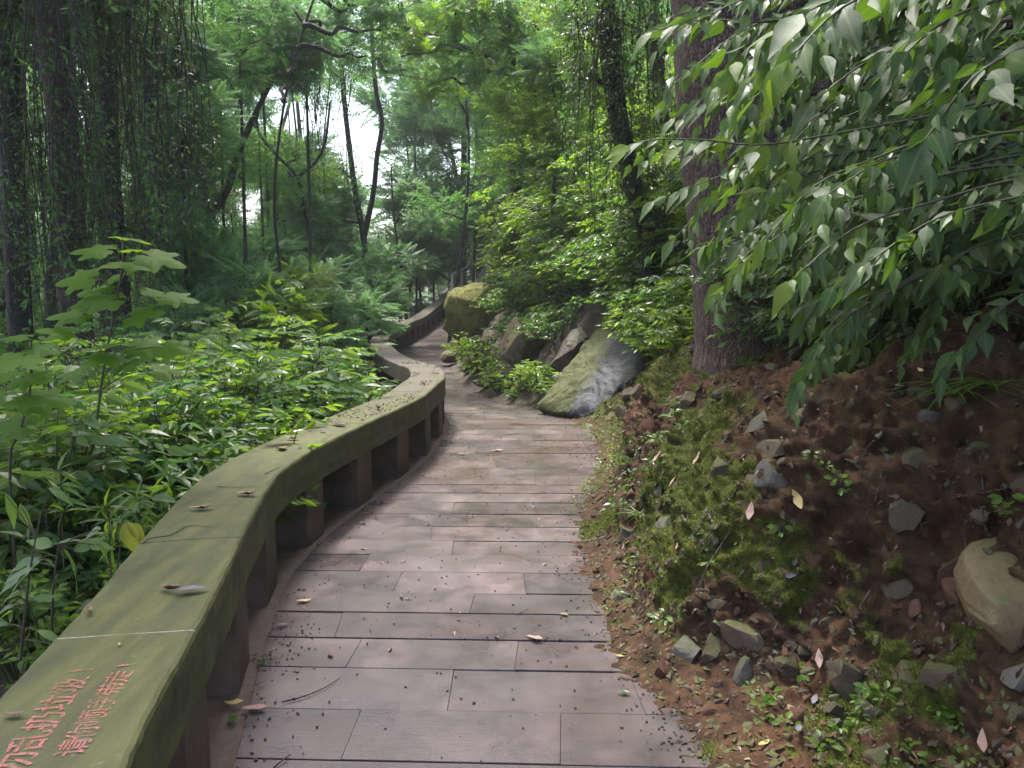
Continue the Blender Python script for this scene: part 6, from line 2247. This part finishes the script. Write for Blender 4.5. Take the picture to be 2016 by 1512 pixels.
o = add('notice_board', mesh_from('notice_board', *(lambda V, F: (V, F))(np.array([(-.22, -.02, -.42), (.05, -.02, -.42), (.3, -.02, .12), (.1, -.02, .12), (-.22, .02, -.42), (.05, .02, -.42), (.3, .02, .12), (.1, .02, .12)]), [(0, 1, 2, 3), (7, 6, 5, 4), (0, 4, 5, 1), (1, 5, 6, 2), (2, 6, 7, 3), (3, 7, 4, 0)]), M['metal_rail']), None, q)
tag(o, 'small grey slanted board beside the metal handrail above the mossy boulder', 'board')

# ------------------------------------------------------------------ fallen leaves and litter
def dead_leaf(kind, curl=.5, roll=1.0, seed=0, width=.5):
    V, F, UV = leaf_tmpl(7, width, .1, .1, .45, .8)
    V = V.copy()
    a = V[:, 0] * roll * 6
    V[:, 2] += (1 - np.cos(a)) * .12 + curl * (V[:, 1] - .5) ** 2 + vnoise(V * 5 + seed, seed) * .04
    V[:, 0] = np.sin(a) / (roll * 6 + 1e-6) if roll > .05 else V[:, 0]
    V -= [0, .5, 0]
    V[:, 2] -= V[:, 2].min()
    return mesh_from('fallen_leaf', V, F, M[kind], True, UV)


DL = {'curl': dead_leaf('dead_leaf', .7, .8, 1), 'flat': dead_leaf('dead_leaf', .15, .15, 2), 'purple': dead_leaf('dead_purple', .1, .1, 3, .42), 'yellow': dead_leaf('dead_yellow', .5, .5, 4), 'pink': dead_leaf('dead_pink', .5, .5, 5),
      'green': dead_leaf('leaf_glossy', .1, .15, 6), 'tan': dead_leaf('dead_pink', .2, .2, 7, .42), 'roll': dead_leaf('dead_leaf', 1.0, 1.4, 8)}


def fallen(kind, p, L, rot, label, n=None):
    e = orient(n, rot) if n is not None else (0, 0, rot)
    o = add('fallen_leaf', DL[kind], None, p, e, L)
    tag(o, label, 'fallen leaf')


for kind, px, py, L, rot, lab in (('roll', 335, 1163, .085, 1.2, 'dark brown curled dead leaf on the railing top beside the purple one'), ('purple', 378, 1165, .10, -1.1, 'flat purple-grey dead leaf lying on the railing top'), ('curl', 485, 975, .11, 1.4, 'brown and yellow curled leaf on the railing top near its first bend'), ('curl', 395, 1003, .1, 1.7, 'long dark curled leaf near the outer edge of the railing top'),
                                  ('roll', 178, 1206, .06, .5, 'small curled leaf on the outer edge of the railing by the cream joint line'), ('curl', 28, 1411, .05, 1.5, 'small dark dead leaf left of the red painted characters'), ('flat', 556, 884, .12, .3, 'broken brown leaf on the railing top past its first bend'), ('curl', 575, 865, .1, 1.3, 'thin brown leaf near the outer edge of the railing past its first bend'),
                                  ('yellow', 235, 1271, .018, .5, 'tiny yellow seed leaf on the railing top above the painted characters'), ('flat', 668, 838, .12, 1, 'brown leaf in the litter on the curved railing top'), ('roll', 745, 806, .12, .4, 'curled leaf in the litter further along the curved railing top'), ('flat', 856, 733, .16, .7, 'dark leaf on the railing top at the sharp bend')):
    fallen(kind, on(px, py, RAIL_H + .004) + np.array([0, 0, .003]), L, rot, lab)
for kind, px, py, L, rot, lab in (('purple', 556, 1231, .06, -1.2, 'pale purple leaf on the deck beside the second railing post'), ('yellow', 598, 1184, .075, -1.1, 'yellow-brown curled leaf on the deck near the railing'), ('roll', 790, 1176, .05, .3, 'dark crumpled leaf in the middle of the deck'), ('curl', 803, 1179, .04, 1.6, 'smaller dark scrap right beside the crumpled leaf on the deck'),
                                  ('green', 1228, 1365, .05, 1.4, 'small dark green leaf on the deck near the bank'), ('tan', 1052, 1257, .09, .9, 'thin pinkish leaf lying on the right half of the deck'), ('green', 513, 1305, .06, .9, 'green leaf on the deck at the foot of the nearest full railing post'), ('green', 502, 1290, .04, 0, 'round pale green leaf against the railing post above another green leaf'),
                                  ('yellow', 460, 1385, .075, 1.5, 'orange-brown leaf at the foot of the nearest post'), ('green', 458, 1415, .07, .6, 'green leaf standing on edge at the left end of a near plank'), ('flat', 650, 1288, .05, .4, 'wet grey-blue leaf stuck to the left part of the deck'), ('tan', 500, 1396, .1, 1.5, 'thin straw-coloured leaf in the near plank gap'),
                                  ('tan', 978, 888, .12, 1.5, 'pale strip of leaf on the mid deck'), ('flat', 1130, 873, .1, 1.3, 'olive leaf scrap on the deck right of the middle'), ('yellow', 1222, 1292, .05, 1.3, 'yellow leaf scrap near the right end of a near plank'), ('flat', 910, 894, .07, 1.5, 'small white-tipped leaf left of the pale strip on the mid deck'),
                                  ('flat', 1110, 1210, .05, 1, 'faint brown scrap on the deck left of the mossy bank foot'), ('curl', 714, 1030, .06, 1.2, 'small tan leaf on the deck near the fourth railing post')):
    fallen(kind, on(px, py, .006), L, rot, lab)
for kind, px, py, L, rot, lab in (('pink', 1486, 1008, .075, 0.2, 'pink-brown dead leaf hanging on the mossy middle of the bank'), ('yellow', 1570, 985, .08, .6, 'bright ochre curled leaf on the mossy middle of the bank'), ('tan', 1618, 1298, .07, .4, 'tan leaf on the bank right of the seedlings'), ('tan', 1942, 1466, .085, .8, 'tan leaf in the bottom right corner of the bank'),
                                  ('pink', 1376, 903, .09, .8, 'pinkish leaf on the upper left of the bank'), ('purple', 1608, 1385, .055, .3, 'purple-grey leaf among stones at the foot of the bank'), ('green', 1513, 1387, .045, .5, 'fresh green leaf among the seedlings at the bank foot'), ('flat', 1560, 1400, .05, 1.2, 'dull brown leaf between two stones at the bank foot'), ('purple', 1576, 1440, .05, .9, 'dark purple leaf below the grey stone at the bank foot'),
                                  ('pink', 1300, 900, .08, .2, 'pink dead leaf low on the bank near the slab'), ('pink', 1232, 1078, .05, 1.3, 'small pinkish leaf at the deck edge below the grey flat stone'), ('pink', 1340, 1075, .04, 1, 'pink leaf scrap just under the root on the bank'), ('purple', 1553, 1130, .05, 1.8, 'narrow grey leaf on the dark middle of the bank'),
                                  ('yellow', 1815, 733, .035, 1, 'tiny yellow leaf near the top of the bank under the boughs'), ('yellow', 1508, 1470, .05, .4, 'yellow-green leaf lying on the mud at the deck end'), ('tan', 1330, 950, .06, .3, 'tan leaf on the weedy foot of the bank')):
    p, n = bank_at_px(px, py)
    fallen(kind, p + n * .012, L, rot, lab, n)
for y, pts, z, lab, r in ((None, [(445, 1107 - 0), (0, 0)], 0, '', 0),):
    pass


def twig(label, pts, z, r):
    Q = [on(a, b_, z) + np.array([0, 0, r * 1.2]) for a, b_ in pts]
    V, F = tube(catmull(Q, .02), r, r * .5, 6)
    c0 = Q[0]
    o = add('twig', mesh_from('twig', V - c0, F, M['bark_dark'], True), None, c0)
    tag(o, label, 'twig')


twig('thin curved twig on a near plank beside the railing', [(555, 1384), (600, 1372), (640, 1355), (668, 1337)], .004, .0028)
twig('short twig at the bottom edge of the deck', [(540, 1512), (555, 1500), (572, 1487)], .004, .003)
twig('forked thin twig hanging off the outer edge of the railing top', [(280, 1072), (295, 1061), (335, 1055), (370, 1037), (412, 1038)], RAIL_H + .004, .0022)
twig('straight dark twig lying across the railing top', [(428, 959), (470, 960), (514, 959)], RAIL_H + .004, .002)
twig('tiny crooked twig on the railing top near its bend', [(522, 934), (540, 925), (556, 919)], RAIL_H + .004, .0022)
twig('thin twig on the deck right of the crumpled leaf', [(1016, 1211), (1030, 1205), (1040, 1200)], .004, .002)


def litter(name, label, pts, sizes, mat, seed, flat=.35, tmpl=None):
    rgp = np.random.default_rng(seed)
    tv, tf = tmpl if tmpl else rock_shape(seed, 1, 4, (1, .7, .5), .05)
    n = len(pts)
    fr = frames_from(rand_dirs(rgp, n) * [1, 1, .15], np.array([[0, 0, 1.0]]) + rgp.normal(0, .15, (n, 3)))
    V, F = inst(tv, tf, fr, pts, sizes)
    o = add(name, mesh_from(name, V, F, mat))
    tag(o, label, 'litter', kind='stuff')


rgp = np.random.default_rng(9)
# crumbs of earth: thick at the right edge, patches in the middle, thin elsewhere
n = 5200
yy = 2.0 + 8 * rgp.random(n) ** 1.2
x1 = edge_x(yy)
x0 = rail_x(yy) + .03
off = np.abs(rgp.normal(0, .16, n)) + .0
xx = np.where(rgp.random(n) < .72, x1 - off + .03, np.where(rgp.random(n) < .5, x0 + np.abs(rgp.normal(0, .1, n)), rgp.uniform(x0, x1)))
keep = (vnoise(np.stack([xx * 3, yy * 2.2, xx * 0], -1), 8) > -.2) | (rgp.random(n) < .25)
xx, yy = xx[keep], yy[keep]
litter('earth_crumbs', 'dark crumbs of earth scattered on the deck, thickest along the bank', np.stack([xx, yy, xx * 0 + .004], -1), rgp.uniform(.002, .009, len(xx)), M['crumb'], 15)
s = rgp.uniform(4.8, 10.6, 620)
a = rgp.uniform(.03, RAIL_W - .02, 620)
Q = np.array([rail_at(q)[0] + rail_at(q)[2] * w for q, w in zip(s, a)])
keep = (vnoise(Q * 2.6, 3) > -.1)
Q = Q[keep]
Q[:, 2] += .006
ltv, ltf, _u = leaf_tmpl(3, .45, .4, .4)
litter('leaf_litter', 'small brown leaf fragments strewn on the curved railing top', Q, rgp.uniform(.012, .05, len(Q)), M['dead_leaf'], 16, tmpl=(ltv - [0, .5, -.02], ltf))
n = 260
yy = rgp.uniform(3, 26, n)
xx = rail_x(yy) + rgp.uniform(.05, 1, n) * (edge_x(yy) - rail_x(yy))
litter('leaf_litter', 'pale leaf scraps scattered thinly over the deck', np.stack([xx, yy, path_z(yy) + .006], -1), rgp.uniform(.012, .04, n), M['dead_pink'], 17, tmpl=(ltv - [0, .5, -.02], ltf))
n = 1500
ii = rgp.integers(np.searchsorted(yA, 1.8), np.searchsorted(yA, 9), n)
jj = rgp.integers(np.searchsorted(uA, .2), np.searchsorted(uA, 3.1), n)
litter('leaf_litter', 'brown leaf fragments caught all over the earth bank', BS[ii, jj] + BN[ii, jj] * .006, rgp.uniform(.01, .04, n), M['dead_leaf'], 18, tmpl=(ltv - [0, .5, -.02], ltf))

# ------------------------------------------------------------------ thin morning haze between the trees
hm = bpy.data.materials.new('haze')
hm.use_nodes = True
hn = hm.node_tree.nodes
for n in list(hn):
    hn.remove(n)
pv = hn.new('ShaderNodeVolumePrincipled')
pv.inputs['Color'].default_value = (0.88, 0.93, 1.0, 1)
pv.inputs['Density'].default_value = HAZE
pv.inputs['Anisotropy'].default_value = 0.3
oo = hn.new('ShaderNodeOutputMaterial')
hm.node_tree.links.new(pv.outputs[0], oo.inputs['Volume'])
hx0, hx1, hy0, hy1, hz0, hz1 = -640, 640, -70, 920, -14, 46
HV = [(x, y, z) for z in (hz0, hz1) for x, y in ((hx0, hy0), (hx1, hy0), (hx1, hy1), (hx0, hy1))]
HF = [(3, 2, 1, 0), (4, 5, 6, 7), (0, 1, 5, 4), (1, 2, 6, 5), (2, 3, 7, 6), (3, 0, 4, 7)]
if HAZE > 0:
    add('haze', mesh_from('haze', HV, HF, hm), kind='stuff')

# repeats told apart by where they stand when their looks are alike
_by = {}
for o in list(COL.objects):
    if o.parent is None and o.get('category') and o.get('label'):
        _by.setdefault(o['label'], []).append(o)
def _ordinals(os_, lab, extra=''):
    os_.sort(key=lambda o: pix(np.array(o.location))[0])
    for k, o in enumerate(os_):
        if len(os_) > 1:
            o['label'] = lab + extra + (', ' + ('leftmost' if k == 0 else 'rightmost' if k == len(os_) - 1 else ORD[k] + ' from left'))
        else:
            o['label'] = lab + extra


for lab, os_ in _by.items():
    if 1 < len(os_) <= 14 and len(lab.split()) <= 13:
        _ordinals(os_, lab)
    elif 14 < len(os_) and len(lab.split()) <= 11:
        os_.sort(key=lambda o: pix(np.array(o.location))[1])
        n3 = (len(os_) + 2) // 3
        for q, nm in enumerate((', upper tier', ', middle tier', ', lower tier')):
            _ordinals(os_[q * n3:(q + 1) * n3], lab, nm)
